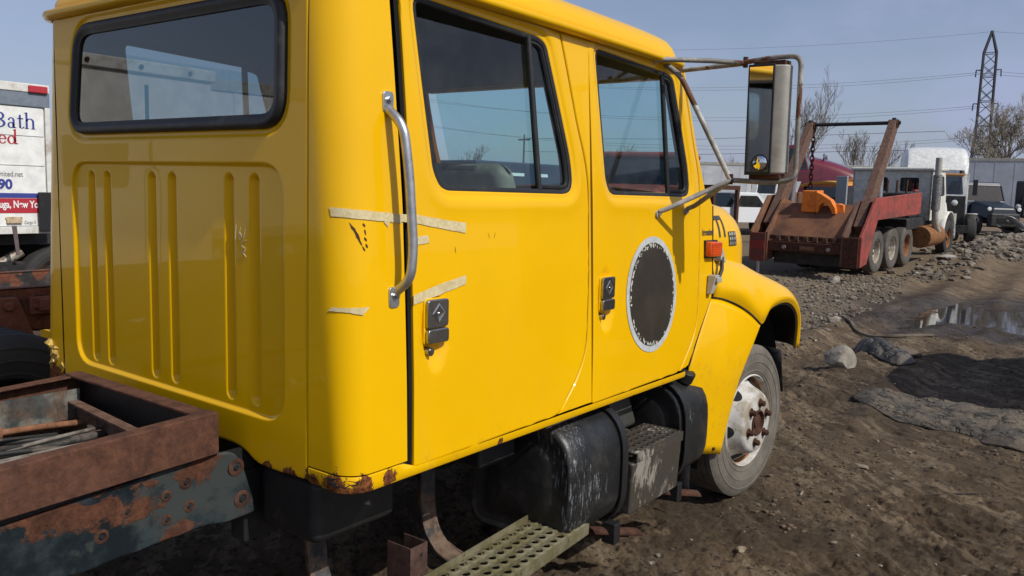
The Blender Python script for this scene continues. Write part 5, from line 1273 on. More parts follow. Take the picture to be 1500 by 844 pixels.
# dual rear wheels, three axles
for k in range(3):
    for yy, sg in ((.35+.145, -1), (.35+.46, -1), (2.25-.145, 1), (2.25-.46, 1)):
        outer = yy in (.35+.145, 2.25-.145)
        if not outer: 
            m = MB(); m.lathe([(.3, -.13), (.5, -.13), (.53, -.09), (.53, .09), (.5, .13), (.3, .13)], (2.27+1.22*k, yy, .54), 'y', 28); m.build('inner_tyre', TYREBG, HT, 40); continue
        t = wheel(HT, (2.27+1.22*k, yy, .545), .53, .27, sg, TYREBG, RIMRUST if k == 2 else RIMW, n=32, detail=0, dish=-.03)
        for q in range(8):
            a = q*PI/4; m = MB(); m.cyl((2.27+1.22*k+.12*math.cos(a), yy+sg*.0, .545+.12*math.sin(a)), (2.27+1.22*k+.12*math.cos(a), yy+sg*.04, .545+.12*math.sin(a)), .018, n=6)
        m = MB(); m.cyl((2.27+1.22*k, yy+sg*-.03, .545), (2.27+1.22*k, yy+sg*.05, .545), .095, n=14); m.build('hub', RUSTDK, t, 30)
m = MB(); m.box(1.8, 5.2, .9, 1.7, .45, .62); m.build('axle_beam', ENGINE, HT, 10)
# cab: rear wall with two windows, roof, doors, stack, fender
cy0, cy1 = .28, 2.42
def wallx(x, y0, y1, z0, z1, holes, mat, name, par, th=.05):
    s_ = sheet([(y0, z0), (y1, z0), (y1, z1), (y0, z1)], holes, .3, lambda y, z: (0*y+x, y, z), (1, 0, 0), th, 0); return s_.build(name, mat, par, 30)
rwh = [rnd([(.62, 1.93), (1.12, 1.93), (1.12, 2.32), (.62, 2.32)], .06, 3), rnd([(1.45, 1.93), (1.95, 1.93), (1.95, 2.32), (1.45, 2.32)], .06, 3)]
cabw = wallx(6.3, cy0, cy1, 1.15, 2.50, rwh, CREAM, 'cab_back', HT)
for h in rwh:
    m = MB(); m.add([(6.33, y, z) for y, z in h], [tuple(range(len(h)))]); m.build('rear_pane', GLASS_BG, cabw, 0)
for y, sg in ((cy0, 1), (cy1, -1)):
    s_ = sheet([(6.3, 1.15), (7.85, 1.15), (7.85, 1.80), (7.6, 2.50), (6.3, 2.50)], [rnd([(6.5, 1.80), (7.7, 1.80), (7.5, 2.36), (6.5, 2.36)], .06, 3)], .3, lambda x, z: (x, 0*x+y, z), (0, sg, 0), .05, 0).build('cab_side', CREAM, HT, 30)
    m = MB(); m.add([(6.5, y+sg*.02, 1.80), (7.7, y+sg*.02, 1.80), (7.5, y+sg*.02, 2.36), (6.5, y+sg*.02, 2.36)], [(0, 1, 2, 3)]); m.build('side_pane', GLASS_BG, s_, 0)
m = MB(); m.box(6.22, 7.75, cy0-.06, cy1+.06, 2.50, 2.60); m.build('cab_roof', CREAM, HT, 40, .045, segs=3)
m = MB(); m.add([(7.83, cy0+.05, 1.80), (7.83, cy1-.05, 1.80), (7.62, cy1-.1, 2.48), (7.62, cy0+.1, 2.48)], [(0, 1, 2, 3)]); m.build('windscreen', GLASS_BG, HT, 0)
m = MB(); m.hexa([(7.8, .45, 1.1), (9.7, .6, 1.1), (9.7, 2.1, 1.1), (7.8, 2.25, 1.1)], [(7.8, .5, 1.82), (9.7, .7, 1.62), (9.7, 2.0, 1.62), (7.8, 2.2, 1.82)]); m.build('hood', WHITEDIRT, HT, 30, .12, segs=4)
for y, sg in ((.32, -1), (2.38, 1)):
    P = [[(8.75+.68*math.cos(t), y+d, .55+.78*math.sin(t)) for d in np.linspace(0, -sg*.42, 5)] for t in np.linspace(-.1, PI+.05, 16)]
    MB().grid(P).build('front_fender', WHITEDIRT, HT, 50, 0, .03)
    t = wheel(HT, (8.75, y-sg*.14, .53), .52, .27, sg, TYREDK, RIMRUST, n=30, detail=0)
m = MB(); m.tube(bent([(6.55, .10, .85), (6.22, .10, 1.0), (6.10, .10, 1.35), (6.10, .10, 2.86)], .2, 5), .085, 14); ex_ = m.build('exhaust_stack', SHELL, HT, 50)
m = MB(); m.cyl((6.10, .10, 1.45), (6.10, .10, 2.40), .115, n=18); m.build('heat_shield', pbr('perforated_shield', (.30, .30, .29), .5, .3, col2=(.12, .11, .10), scale=40, lo=.45, hi=.55), ex_, 40)
m = MB(); m.cyl((5.6, .32, .72), (7.1, .32, .72), .30, n=20); m.build('side_tank', RIMRUST, HT, 50, .02)
m = MB(); m.box(4.5, 6.2, .35, 2.3, .95, 1.25); m.box(5.2, 6.1, .5, 1.3, 1.25, 1.9); m.build('winch_gear', ENGINE, HT, 20, .03)
m = MB()
for k in range(5): m.cyl((5.4, .7+.25*k, 1.5), (5.5, .7+.25*k, 2.25), .03, n=8)
m.build('hose_rack', RUSTDK, HT, 40)
m = MB(); m.box(4.0, 4.34, .08, .16, 1.98, 2.02); m.build('edge_rail', RED, HT, 10)
# ================================================================== other vehicles
def cabhole(poly, holes, y, sg, mat, name, par, th=.04, res=.3):
    return sheet(poly, holes, res, lambda x, z: (x, 0*x+y, z), (0, sg, 0), th, 0).build(name, mat, par, 30)
def pane(pts, par, mat=None, name='pane'):
    m = MB(); m.add(pts, [tuple(range(len(pts)))]); return m.build(name, mat or GLASS_BG, par, 0)
# --- white sleeper tractor facing the camera, hood off (engine bare)
ST = thing('sleeper_tractor', 'white high roof sleeper tractor facing the camera with its hood missing and engine bare', 'truck', (34.6, 3.62, .25), (0, 0, math.radians(14)))
m = MB(); W_ = 1.18
roofp = [[(x, s*y, z) for y, z in pr] for x, pr, s in ()]
rows = []
for x, w_, z0, z1 in ((.18, 1.0, 2.72, 2.86), (.35, 1.10, 2.72, 3.10), (.75, 1.17, 2.72, 3.52), (1.3, 1.19, 2.72, 3.74), (2.0, 1.20, 2.72, 3.80), (3.6, 1.20, 2.72, 3.78), (3.66, 1.12, 2.76, 3.70)):
    r = min(.3, (z1-z0)*.45); rows.append([(x, -w_, z0), (x, -w_, z0+(z1-z0)*.5), (x, -w_+.02, z1-r), (x, -w_+r*.35, z1-r*.3), (x, -w_+r, z1), (x, 0, z1+.03), (x, w_-r, z1), (x, w_-r*.35, z1-r*.3), (x, w_-.02, z1-r), (x, w_, z0+(z1-z0)*.5), (x, w_, z0)])
mm = MB().grid(loft(rows, 3, 3)); mm.build('roof_fairing', WHITE, ST, 50)
m = MB(); m.box(.10, .22, -1.02, 1.02, 2.655, 2.73); m.build('visor', pbr('orange_tan_visor', (.55, .26, .07), .5), ST, 20, .02)
wh = [rnd([(-1.0, 1.92), (-.03, 1.92), (-.03, 2.62), (-.92, 2.62)], .06, 3), rnd([(.03, 1.92), (1.0, 1.92), (.92, 2.62), (.03, 2.62)], .06, 3)]
fr = sheet([(-1.17, 1.55), (1.17, 1.55), (1.10, 2.72), (-1.10, 2.72)], wh, .3, lambda y, z: (.10+(z-1.55)*.12, y, z), (1, 0, 0), .05, 0).build('cab_front', WHITE, ST, 30)
for h in wh: pane([(.12+(z-1.55)*.12, y, z) for y, z in h], fr)
for y, sg in ((-1.17, 1), (1.17, -1)):
    s_ = cabhole([(.10, .8), (3.6, .8), (3.6, 2.75), (.25, 2.75)], [rnd([(.4, 1.95), (1.15, 1.95), (1.15, 2.6), (.5, 2.6)], .05, 3)], y, sg, WHITE, 'cab_side', ST)
    pane([(.4, y+sg*.02, 1.95), (1.15, y+sg*.02, 1.95), (1.15, y+sg*.02, 2.6), (.5, y+sg*.02, 2.6)], s_, name='side_pane')
    m = MB(); m.box(-.25, -.12, y*1.16-.08, y*1.16+.08, 1.9, 2.5); m.build('side_mirror', BLACK, ST, 20, .02)
m = MB(); m.box(.05, .12, -1.1, 1.1, .85, 1.56); m.build('firewall', ENGINE, ST, 10, .02)
m = MB(); m.box(-.95, .05, -1.0, .95, .75, 1.86); m.box(-1.35, -.5, -.5, .5, .75, 1.6); m.cyl((-1.3, 0, 1.15), (-1.42, 0, 1.15), .36, n=18); m.cyl((-.9, -.45, 1.3), (-.1, -.45, 1.45), .14, n=12); m.cyl((-.9, .5, 1.2), (-.1, .45, 1.4), .12, n=12); m.tube([(-1.3, .3, 1.5), (-.9, .5, 1.7), (-.3, .3, 1.75), (0, .6, 1.6)], .06, 8); m.box(-.8, -.2, -.25, .25, 1.55, 1.72); m.build('bare_engine', ENGINE, ST, 30, .02)
m = MB(); m.box(-1.75, .1, -.52, -.40, .62, .88); m.box(-1.75, .1, .40, .52, .62, .88); m.box(-1.8, -1.7, -1.1, 1.1, .5, .78); m.build('front_frame', ENGINE, ST, 20, .01)
for y in (-.62, .62):
    m = MB(); m.lathe([(.105, 0), (.11, -.05), (.09, -.06), (.05, -.07), (.0001, -.072)], (-1.05, y, 1.60), 'x', 20); m.build('headlamp', LENS, ST, 50)
m = MB(); m.cyl((-1.2, -.62, .82), (-1.2, -.62, 1.2), .10, n=14); m.build('air_canister', pbr('pale_canister', (.42, .41, .36), .5), ST, 40)
m = MB(); m.box(-1.28, -1.16, .28, .46, 1.03, 1.2); m.build('turn_lamp', AMBER, ST, 20, .02)
for y, sg in ((-1.22, -1), (1.22, 1)):
    wheel(ST, (-1.1, y, .52), .52, .32, sg, TYREDK, ENGINE, n=28, detail=0)
    P = [[(-1.1+.62*math.cos(t), y+sg*d, .56+.66*math.sin(t)) for d in (-.18, 0, .2)] for t in np.linspace(.1, PI*.55, 8)]; MB().grid(P).build('inner_fender', WHITE if sg < 0 else BLACK, ST, 50, 0, .02)
for x in (3.4, 4.7):
    for y, sg in ((-1.0, -1), (1.0, 1)): wheel(ST, (x, y, .52), .52, .5, sg, TYREDK, ENGINE, n=20, detail=0)
m = MB(); m.box(.1, 5.2, -.5, .5, .6, .85); m.build('truck_frame', ENGINE, ST, 10)
# --- dark blue damaged tractor
BT = thing('blue_tractor', 'dark blue tractor with a torn open front standing behind the white sleeper tractor', 'truck', (47.5, 3.45, .25), (0, 0, math.radians(38)))
m = MB(); m.hexa([(0, -1.05, .9), (2.0, -1.05, .9), (2.0, 1.05, .9), (0, 1.05, .9)], [(0.15, -1.05, 1.75), (2.0, -1.05, 1.75), (2.0, 1.05, 1.75), (.15, 1.05, 1.75)]); m.build('cab_lower', NAVY, BT, 30, .05)
m = MB(); m.hexa([(.45, -.98, 2.5), (2.0, -.98, 2.55), (2.0, .98, 2.55), (.45, .98, 2.5)], [(.6, -.9, 2.72), (1.95, -.9, 2.76), (1.95, .9, 2.76), (.6, .9, 2.72)]); m.build('cab_roof', NAVY, BT, 30, .06, segs=3)
for y in (-1, 1):
    m = MB(); m.tube([(.18, y*1.0, 1.75), (.5, y*.95, 2.55)], .05, 6); m.box(1.0, 1.12, y*1.02-.03, y*1.02+.03, 1.75, 2.55); m.box(1.85, 2.0, y*1.02-.03, y*1.02+.03, 1.75, 2.55); m.build('cab_pillar', NAVY, BT, 40)
    pane([(.25, y*1.0, 1.75), (1.85, y*1.0, 1.75), (1.85, y*.97, 2.52), (.5, y*.97, 2.52)], BT, name='side_pane')
pane([(.18, -1.0, 1.75), (.18, 1.0, 1.75), (.5, .95, 2.54), (.5, -.95, 2.54)], BT, name='windscreen')
pane([(2.0, -1.0, 1.75), (2.0, 1.0, 1.75), (2.0, .95, 2.54), (2.0, -.95, 2.54)], BT, NAVY, name='cab_back')
m = MB(); m.box(-1.7, -1.3, -.75, .75, .45, 1.15); m.build('torn_front', ENGINE, BT, 20, .1); m = MB(); m.hexa([(-1.6, -.75, .8), (.1, -.95, .8), (.1, .95, .8), (-1.6, .75, .8)], [(-1.5, -.6, 1.45), (.1, -.8, 1.75), (.1, .8, 1.75), (-1.5, .6, 1.45)]); m.build('hood', pbr('dark_blue_hood', (.012, .018, .03), .4), BT, 30, .15, segs=4)
for y in (-.75, .75):
    m = MB(); m.lathe([(.10, 0), (.10, -.05), (.06, -.06), (.0001, -.065)], (-1.5, y, 1.35), 'x', 16); m.build('headlamp', LENS, BT, 50)
    wheel(BT, (-.7, y*1.3, .52), .52, .3, 1 if y > 0 else -1, TYREDK, ENGINE, n=24, detail=0)
m = MB(); m.box(-1.7, 5.5, -.5, .5, .6, .9); m.build('truck_frame', ENGINE, BT, 10)
wheel(BT, (4.2, -1.0, .52), .52, .5, -1, TYREDK, ENGINE, n=20, detail=0); wheel(BT, (4.2, 1.0, .52), .52, .5, 1, TYREDK, ENGINE, n=20, detail=0)
# crumpled silver panel heap in front of it
m = MB(); P = [[(43.5+1.8*u+.2*math.sin(v*7), 2.15-1.5*v+.1*math.sin(u*9), .45+.9*(1-v)*(1-.4*u)+.12*math.sin(u*8+v*5)) for u in np.linspace(0, 1, 7)] for v in np.linspace(0, 1, 7)]
tag(m.grid(P).build('torn_panel', pbr('bent_silver_sheet', (.42, .44, .46), .4, .5, col2=(.2, .2, .21), scale=3), None, 25, 0, .02), 'bent silver sheet metal panel on the rubble at the right edge', 'scrap panel')
SC = thing('scrap_heap', 'low dark heap of scrap metal under the bent silver panel', 'scrap heap', (43.5, 1.6, .25))
m = MB(); 
for k in range(16): 
    x, y, z = random.uniform(-.6, 2), random.uniform(-.9, .9), random.uniform(.05, .4); mm_ = Matrix.Translation((x, y, z)) @ Euler((random.uniform(-.5, .5), random.uniform(-.5, .5), random.uniform(0, 3))).to_matrix().to_4x4(); m.box(-.5, .5, -.06, .06, -.04, .04, mm_)
m.build('bent_beam', ENGINE, SC, 15)
# --- dark truck nose at the very right edge
DT = thing('dark_tractor', 'dark conventional tractor with an upright grille cut off by the right edge', 'truck', (50, 1.45, .25), (0, 0, math.radians(4)))
m = MB(); m.hexa([(0, -.75, .9), (2, -.8, .9), (2, .8, .9), (0, .75, .9)], [(0, -.65, 2.0), (2, -.7, 2.15), (2, .7, 2.15), (0, .65, 2.0)]); m.build('hood', pbr('dull_black_paint', (.02, .022, .026), .4), DT, 30, .1, segs=3)
m = MB(); m.box(-.06, .0, -.58, .58, 1.0, 1.95); gg = m.build('grille', SHELL, DT, 20, .04)
m = MB()
for k in range(9): m.box(-.075, -.055, -.5, .5, 1.06+.095*k, 1.12+.095*k)
m.build('grille_bar', ENGINE, gg, 0)
m = MB(); m.box(1.9, 3.8, -1.1, 1.1, .9, 2.9); m.build('cab', pbr('black_cab', (.02, .022, .026), .4), DT, 30, .1)
for y in (-1, 1): wheel(DT, (.6, y, .52), .52, .3, y, TYREDK, ENGINE, n=24, detail=0)
m = MB(); m.lathe([(.12, 0), (.13, -.05), (.0001, -.08)], (.0, .85, 1.5), 'x', 14); m.build('headlamp', LENS, DT, 50)
# --- white pickup
PK = thing('white_pickup', 'white pickup truck parked between the yellow hood and the left hoist arm', 'pickup', (30.2, 12.0, .25), (0, 0, math.radians(-32)))
def pickup(T, body, L=5.2):
    for y, sg in ((-.95, 1), (.95, -1)):
        s_ = cabhole(rnd([(0, .55), (5.1, .55), (5.2, 1.0), (3.7, 1.12), (3.4, 1.15), (2.75, 1.72), (1.75, 1.74), (1.55, 1.15), (0, 1.15)], .06, 3), [rnd([(1.78, 1.17), (3.15, 1.17), (2.72, 1.64), (1.86, 1.64)], .07, 3)], y, sg, body, 'body_side', T)
        pane([(1.78, y+sg*.02, 1.17), (3.15, y+sg*.02, 1.17), (2.72, y+sg*.02, 1.64), (1.86, y+sg*.02, 1.64)], s_, name='side_pane')
        m = MB(); m.box(3.0, 3.1, y-sg*.18-.08, y-sg*.18+.08, 1.2, 1.36); m.build('side_mirror', body, T, 20, .03)
        for x in (.95, 4.2): wheel(T, (x, y-sg*-.06, .38), .38, .26, -sg, TYREDK, SHELL, n=24, detail=0)
    m = MB(); m.box(1.72, 2.78, -.94, .94, 1.71, 1.77); m.build('cab_roof', body, T, 40, .03)
    m = MB(); m.box(3.4, 5.15, -.93, .93, .95, 1.13); m.build('hood', body, T, 40, .05)
    m = MB(); m.box(5.12, 5.22, -.93, .93, .5, 1.0); m.build('grille', BLACK, T, 30, .03)
    m = MB(); m.box(0, 1.6, -.9, .9, .6, .72); m.box(-.02, .04, -.93, .93, .6, 1.15); m.build('bed', body, T, 20)
    pane([(3.4, -.88, 1.14), (3.4, .88, 1.14), (2.76, .82, 1.7), (2.76, -.82, 1.7)], T, name='windscreen'); pane([(1.6, -.88, 1.14), (1.6, .88, 1.14), (1.76, .82, 1.7), (1.76, -.82, 1.7)], T, name='rear_pane')
    m = MB(); m.box(1.7, 3.3, -.85, .85, .62, 1.1); m.build('cabin_trim', INTER, T, 10)
pickup(PK, pbr('pickup_white', (.72, .73, .74), .35, coat=.6, vary=.03))
PK.scale = (1.0, 1.0, 1.0)
WT = thing('white_work_truck', 'white work truck behind the white pickup, left of the maroon tractor', 'truck', (35.0, 11.1, .25), (0, 0, math.radians(-70)))
m = MB(); m.box(0, 1.9, -1.05, 1.05, .8, 1.75); m.build('cab_lower', WHITE, WT, 30, .06)
m = MB(); m.hexa([(.1, -1.0, 1.75), (1.8, -1.0, 1.75), (1.8, 1.0, 1.75), (.1, 1.0, 1.75)], [(.2, -.92, 2.45), (1.5, -.92, 2.45), (1.5, .92, 2.45), (.2, .92, 2.45)]); m.build('cab_glasshouse', GLASS_BG, WT, 20)
m = MB(); m.box(.12, 1.56, -.96, .96, 2.44, 2.55); m.build('cab_roof', WHITE, WT, 30, .04)
for y in (-.98, .98):
    for x in (.13, .95, 1.72): 
        m = MB(); m.tube([(x, y, 1.75), (min(x, 1.5) if x > 1 else x+.06, y*.95, 2.45)], .045, 6); m.build('cab_pillar', WHITE, WT, 40)
    wheel(WT, (1.2, y, .5), .5, .3, 1 if y > 0 else -1, TYREDK, SHELL, n=20, detail=0); wheel(WT, (-2.0, y, .5), .5, .4, 1 if y > 0 else -1, TYREDK, SHELL, n=20, detail=0)
m = MB(); m.box(-3, -.1, -1.1, 1.1, .85, 1.2); m.box(-.3, -.1, -1.1, 1.1, 1.2, 2.9); m.build('flat_bed', WHITE, WT, 20, .02)
RF = thing('rusty_rack', 'rusty brown steel rack standing behind the yellow hood beside the white pickup', 'rack', (29.5, 10.6, .25), (0, 0, math.radians(-15)))
for x in (0, 1.5):
    for y in (0, 1.3): m = MB(); m.box(x-.07, x+.07, y-.07, y+.07, 0, 1.85); m.build('rack_post', RUSTDK, RF, 10)
m = MB(); m.box(-.08, 1.58, -.08, .08, 1.85, 2.02); m.box(-.08, 1.58, 1.22, 1.38, 1.85, 2.02); m.box(-.08, .08, .08, 1.22, 1.85, 2.02); m.box(1.42, 1.58, .08, 1.22, 1.85, 2.02); m.build('rack_beam', RUSTDK, RF, 10)
# --- maroon tractor hood and cab
MT = thing('maroon_tractor', 'maroon conventional tractor with a white stripe, behind the rusty hoist arms', 'truck', (38.2, 7.35, .25), (0, 0, math.radians(103)))
MT.scale = (.95, 1.3, 1.36)
rows = []
for x, w_, z1 in ((0, .78, 2.0), (.6, .86, 2.22), (1.4, .93, 2.42), (2.2, 1.0, 2.55)):
    rows.append([(x, -w_, .9), (x, -w_, z1-.45), (x, -w_+.14, z1-.12), (x, -w_*.5, z1), (x, 0, z1+.03), (x, w_*.5, z1), (x, w_-.14, z1-.12), (x, w_, z1-.45), (x, w_, .9)])
rows = [[(x*1.0-.06, y*.8, z*.9) for x, y, z in rows[0]]]+rows
MB().grid(loft(rows, 3, 3)).build('hood', MAROON, MT, 50)
m = MB(); m.box(2.1, 4.4, -1.12, 1.12, .85, 2.1); m.build('cab_lower', MAROON, MT, 30, .06)
m = MB(); m.hexa([(2.25, -1.05, 2.1), (4.3, -1.05, 2.1), (4.3, 1.05, 2.1), (2.25, 1.05, 2.1)], [(2.6, -.95, 2.8), (4.3, -.95, 2.8), (4.3, .95, 2.8), (2.6, .95, 2.8)]); m.build('cab_glasshouse', GLASS_BG, MT, 20)
m = MB(); m.box(2.55, 4.4, -1.0, 1.0, 2.78, 2.92); m.build('cab_roof', MAROON, MT, 30, .05)
for y in (-1.02, 1.02):
    m = MB(); m.tube([(2.28, y, 2.1), (2.62, y*.93, 2.8)], .05, 6); m.tube([(3.4, y, 2.1), (3.4, y*.93, 2.8)], .05, 6); m.build('cab_pillar', MAROON, MT, 40); m = MB(); m.tube([(4.3, y, 2.1), (4.3, y*.93, 2.8)], .06, 6); m.build('cab_pillar', MAROON, MT, 40)
    t = wheel(MT, (0, y, .43), .43, .3, 1 if y > 0 else -1, TYREDK, SHELL, n=24, detail=0); t.scale = (1.36/.95, 1, 1); t.location = (.85, 0, 0)
    m = MB(); m.cyl((4.55, y*1.02, 1.0), (4.55, y*1.02, 3.4), .08, n=10); m.build('exhaust_stack', SHELL, MT, 40)
    m = MB(); m.lathe([(.10, 0), (.12, -.06), (.0001, -.12)], (1.7, y*.62, 2.55), 'x', 12); m.build('air_horn', CHROME, MT, 40)
m = MB(); m.add([(2.75, 1.128, 1.25), (3.35, 1.128, 1.25), (3.05, 1.128, 1.72), (2.55, 1.128, 1.72)], [(0, 1, 2, 3)]); m.build('white_stripe', WHITEP, MT, 0)
m = MB(); m.box(-.3, .02, -1.05, 1.05, .45, .8); m.build('front_bumper', CHROME, MT, 20, .05)
# --- orange-yellow cab beyond the hoist deck
OC = thing('orange_cab', 'yellow orange machine cab with dark windows beyond the hoist deck', 'machine', (26.8, 5.55, .25), (0, 0, math.radians(-20)))
m = MB(); m.box(0, 1.8, -.85, .85, .7, 1.32); m.build('cab_base', ENGINE, OC, 30, .05)
ORY = pbr('yellow_orange_paint', (.62, .27, .025), .5)
m = MB(); m.box(-.03, 1.85, -.9, .9, 1.32, 1.40); m.build('cab_belt', ORY, OC, 30, .03)
pane([(0, -.84, 1.4), (0, .84, 1.4), (0.05, .8, 2.0), (0.05, -.8, 2.0)], OC, name='rear_pane'); pane([(0, -.85, 1.4), (1.8, -.85, 1.4), (1.7, -.8, 2.0), (.05, -.8, 2.0)], OC, name='side_pane'); pane([(0, .85, 1.4), (1.8, .85, 1.4), (1.7, .8, 2.0), (.05, .8, 2.0)], OC, name='side_pane')
P = [[(x, y, 2.06+.12*(1-(y/.92)**2)+o) for y in np.linspace(-.92, .92, 13)] for x, o in ((-.1, -.10), (-.08, .0), (.4, .03), (1.4, .03), (1.85, 0), (1.87, -.1))]
MB().grid(P).build('cab_roof', ORY, OC, 50, 0, .03)
for x, y in ((.02, -.84), (.02, .84), (1.76, -.84), (1.76, .84)): m = MB(); m.tube([(x, y, 1.4), (x, y*.96, 2.05)], .04, 6); m.build('cab_pillar', BLACK, OC, 40)
m = MB(); m.box(-.18, -.1, -.95, -.55, 1.35, 2.35); m.build('upright_panel', pbr('grey_panel', (.28, .30, .31), .5), OC, 20, .02)
m = MB(); m.tube([(.8, -.2, 2.2), (1.0, -.9, 2.42), (1.4, -1.9, 2.62)], .035, 8); m.tube([(.8, -.2, 2.2), (.6, .6, 2.1)], .03, 8); m.build('boom_pipe', ORY, OC, 50)
for y in (-.7, .7): wheel(OC, (.9, y, .45), .45, .3, 1 if y > 0 else -1, TYREDK, ENGINE, n=20, detail=0)
m = MB(); m.lathe([(.09, 0), (.09, .12), (.0001, .17)], (.0-.08, -.35, 1.42), 'z', 12); m.build('blue_beacon', pbr('blue_lens', (.08, .16, .5), .3), OC, 40)

# --- far trailers
def trailer(name, label, x, y, L, w_, z0, z1, rot, mat, ax2=True, grp=None):
    T = thing(name, label, 'trailer', (x, y, .25), (0, 0, rot))
    m = MB(); m.box(0, L, -w_/2, w_/2, z0, z1); b = m.build('box_body', mat, T, 20, .03)
    for zz, nm in ((z1-.06, 'top_rail'), (z0-.02, 'bottom_rail')):
        m = MB(); m.box(-.02, L+.02, -w_/2-.03, w_/2+.03, zz-.14, zz+.06); m.build(nm, SHELL, T, 20, .01)
    for k in range(int(L/1.2)):
        m = MB(); m.box(.6+1.2*k, .66+1.2*k, -w_/2-.012, w_/2+.012, z0+.05, z1-.18); m.build('side_post', mat, T, 0)
    for xx in (L-1.2, L-2.5):
        for y_, sg in ((-w_/2+.15, -1), (w_/2-.15, 1)): wheel(T, (xx, y_, .5), .5, .3, sg, TYREDK, SHELL, n=18, detail=0)
    for y_ in (-.7, .7): m = MB(); m.box(2.4, 2.55, y_-.07, y_+.07, .0, z0); m.build('landing_leg', ENGINE, T, 0)
    m = MB(); m.box(.3, L-.2, -.5, .5, z0-.25, z0); m.build('trailer_frame', ENGINE, T, 0)
    return T
trailer('box_trailer', 'long white box trailer beyond the yellow hood, left of the hoist truck', 52, 23.2, 14.5, 2.5, 1.15, 3.85, math.radians(-60), TRAILER)
trailer('box_trailer', 'pale blue grey box trailer standing far behind the blue tractor at the right edge', 66, 8.6, 15.5, 2.5, 1.15, 4.75, math.radians(-82), TRAILERB)
trailer('box_trailer', 'white box trailer far behind the hoist truck, between its two arms', 62, 18.8, 13.0, 2.5, 1.15, 3.95, math.radians(-65), TRAILER)
# --- parked vehicles on the left, seen through the cab windows
D1 = thing('dark_blue_truck', 'dark slate blue box truck seen through the cab side windows', 'truck', (14.5, 11.5, 0), (0, 0, math.radians(-8)))
m = MB(); m.box(0, 7.0, -1.25, 1.25, .95, 2.55); b_ = m.build('box_body', BLUEBOX, D1, 20, .04)
for k in range(2): m = MB(); m.box(1.2+.9*k, 1.7+.9*k, -1.262, -1.25, 2.2, 2.28); m.build('marker_lamp', WHITEP, b_, 0)
m = MB(); m.box(7.1, 9.0, -1.1, 1.1, .8, 2.75); m.build('cab', NAVY, D1, 20, .1)
for x in (1.5, 7.9):
    for y, sg in ((-1.1, -1), (1.1, 1)): wheel(D1, (x, y, .5), .5, .3, sg, TYREDK, SHELL, n=24, detail=0)
m = MB(); m.box(0, 8.5, -.5, .5, .55, .95); m.build('truck_frame', ENGINE, D1, 0)
D2 = thing('red_hooded_truck', 'dusty red truck nose seen through the front door window', 'truck', (12.2, 5.6, 0), (0, 0, math.radians(10)))
m = MB(); m.hexa([(0, -.8, .8), (2.2, -.95, .8), (2.2, .95, .8), (0, .8, .8)], [(.1, -.7, 1.85), (2.2, -.85, 2.05), (2.2, .85, 2.05), (.1, .7, 1.85)]); m.build('hood', RED, D2, 30, .15, segs=4)
m = MB(); m.box(2.2, 4.2, -1.1, 1.1, .8, 2.05); m.build('cab_lower', RED, D2, 30, .06)
m = MB(); m.hexa([(2.3, -1.02, 2.05), (4.1, -1.02, 2.05), (4.1, 1.02, 2.05), (2.3, 1.02, 2.05)], [(2.6, -.95, 2.65), (4.1, -.95, 2.65), (4.1, .95, 2.65), (2.6, .95, 2.65)]); m.build('cab_glasshouse', GLASS_BG, D2, 20)
m = MB(); m.box(2.55, 4.2, -1.0, 1.0, 2.64, 2.76); m.build('cab_roof', RED, D2, 30, .05)
for x in (.8, 3.6):
    for y, sg in ((-1.0, -1), (1.0, 1)): wheel(D2, (x, y, .5), .5, .3, sg, TYREDK, SHELL, n=24, detail=0)

# --- box truck with lettering at the left edge
LT = thing('lettered_box_truck', 'white box truck with blue and red lettering at the left edge', 'truck', (2.88, 7.5, 0))
BX = pbr('sunlit_white_side', (.76, .76, .73), .5, col2=(.68, .66, .60), scale=2.5, lo=.55, hi=.75)
m = MB(); m.box(-5.2, .105, .02, 2.4, 1.20, 2.78); bx = m.build('box_body', BX, LT, 20)
for z in (1.20, 1.66, 2.02, 2.36, 2.70):    # joints between the side panels
    pass
zs = [1.262, 1.62, 1.96, 2.30, 2.63]
for k in range(4):
    m = MB(); m.box(-5.15, .07, .0, .018, zs[k]+.004, zs[k+1]-.004); m.build('side_panel', BX, LT, 20, .003)
m = MB(); m.box(-5.2, .14, -.025, .05, 2.80, 2.90); m.build('top_rail', WHITEDIRT, LT, 20, .01)
m = MB(); m.box(-5.2, .14, -.015, .05, 2.64, 2.80); m.build('gutter_rail', pbr('grey_blue_rail', (.16, .19, .23), .5), LT, 20, .005)
m = MB(); m.box(.08, .14, -.02, .06, 1.20, 2.64); m.build('corner_post', WHITEDIRT, LT, 20, .006)
m = MB(); m.box(-5.2, .14, -.02, .06, 1.175, 1.26); m.build('bottom_rail', WHITEDIRT, LT, 20, .006)
m = MB(); m.box(-.10, .11, -.05, -.02, 2.80, 2.88); m.build('red_clearance_lamp', REDP, LT, 20, .01)
X0 = 2.88
def put(x0, z0, o=.004, sh=0): return lambda u, v: (x0-X0+u, -o, z0+v)
def serif(s, x0, z0, h, mat, name, sq=.86):
    """roman letters: thin built-in strokes with added slab serifs and heavy stems"""
    m = text_mb(s, h, put(x0, z0, .004), sq, 0); m.build(name, mat, LT, 0); return m
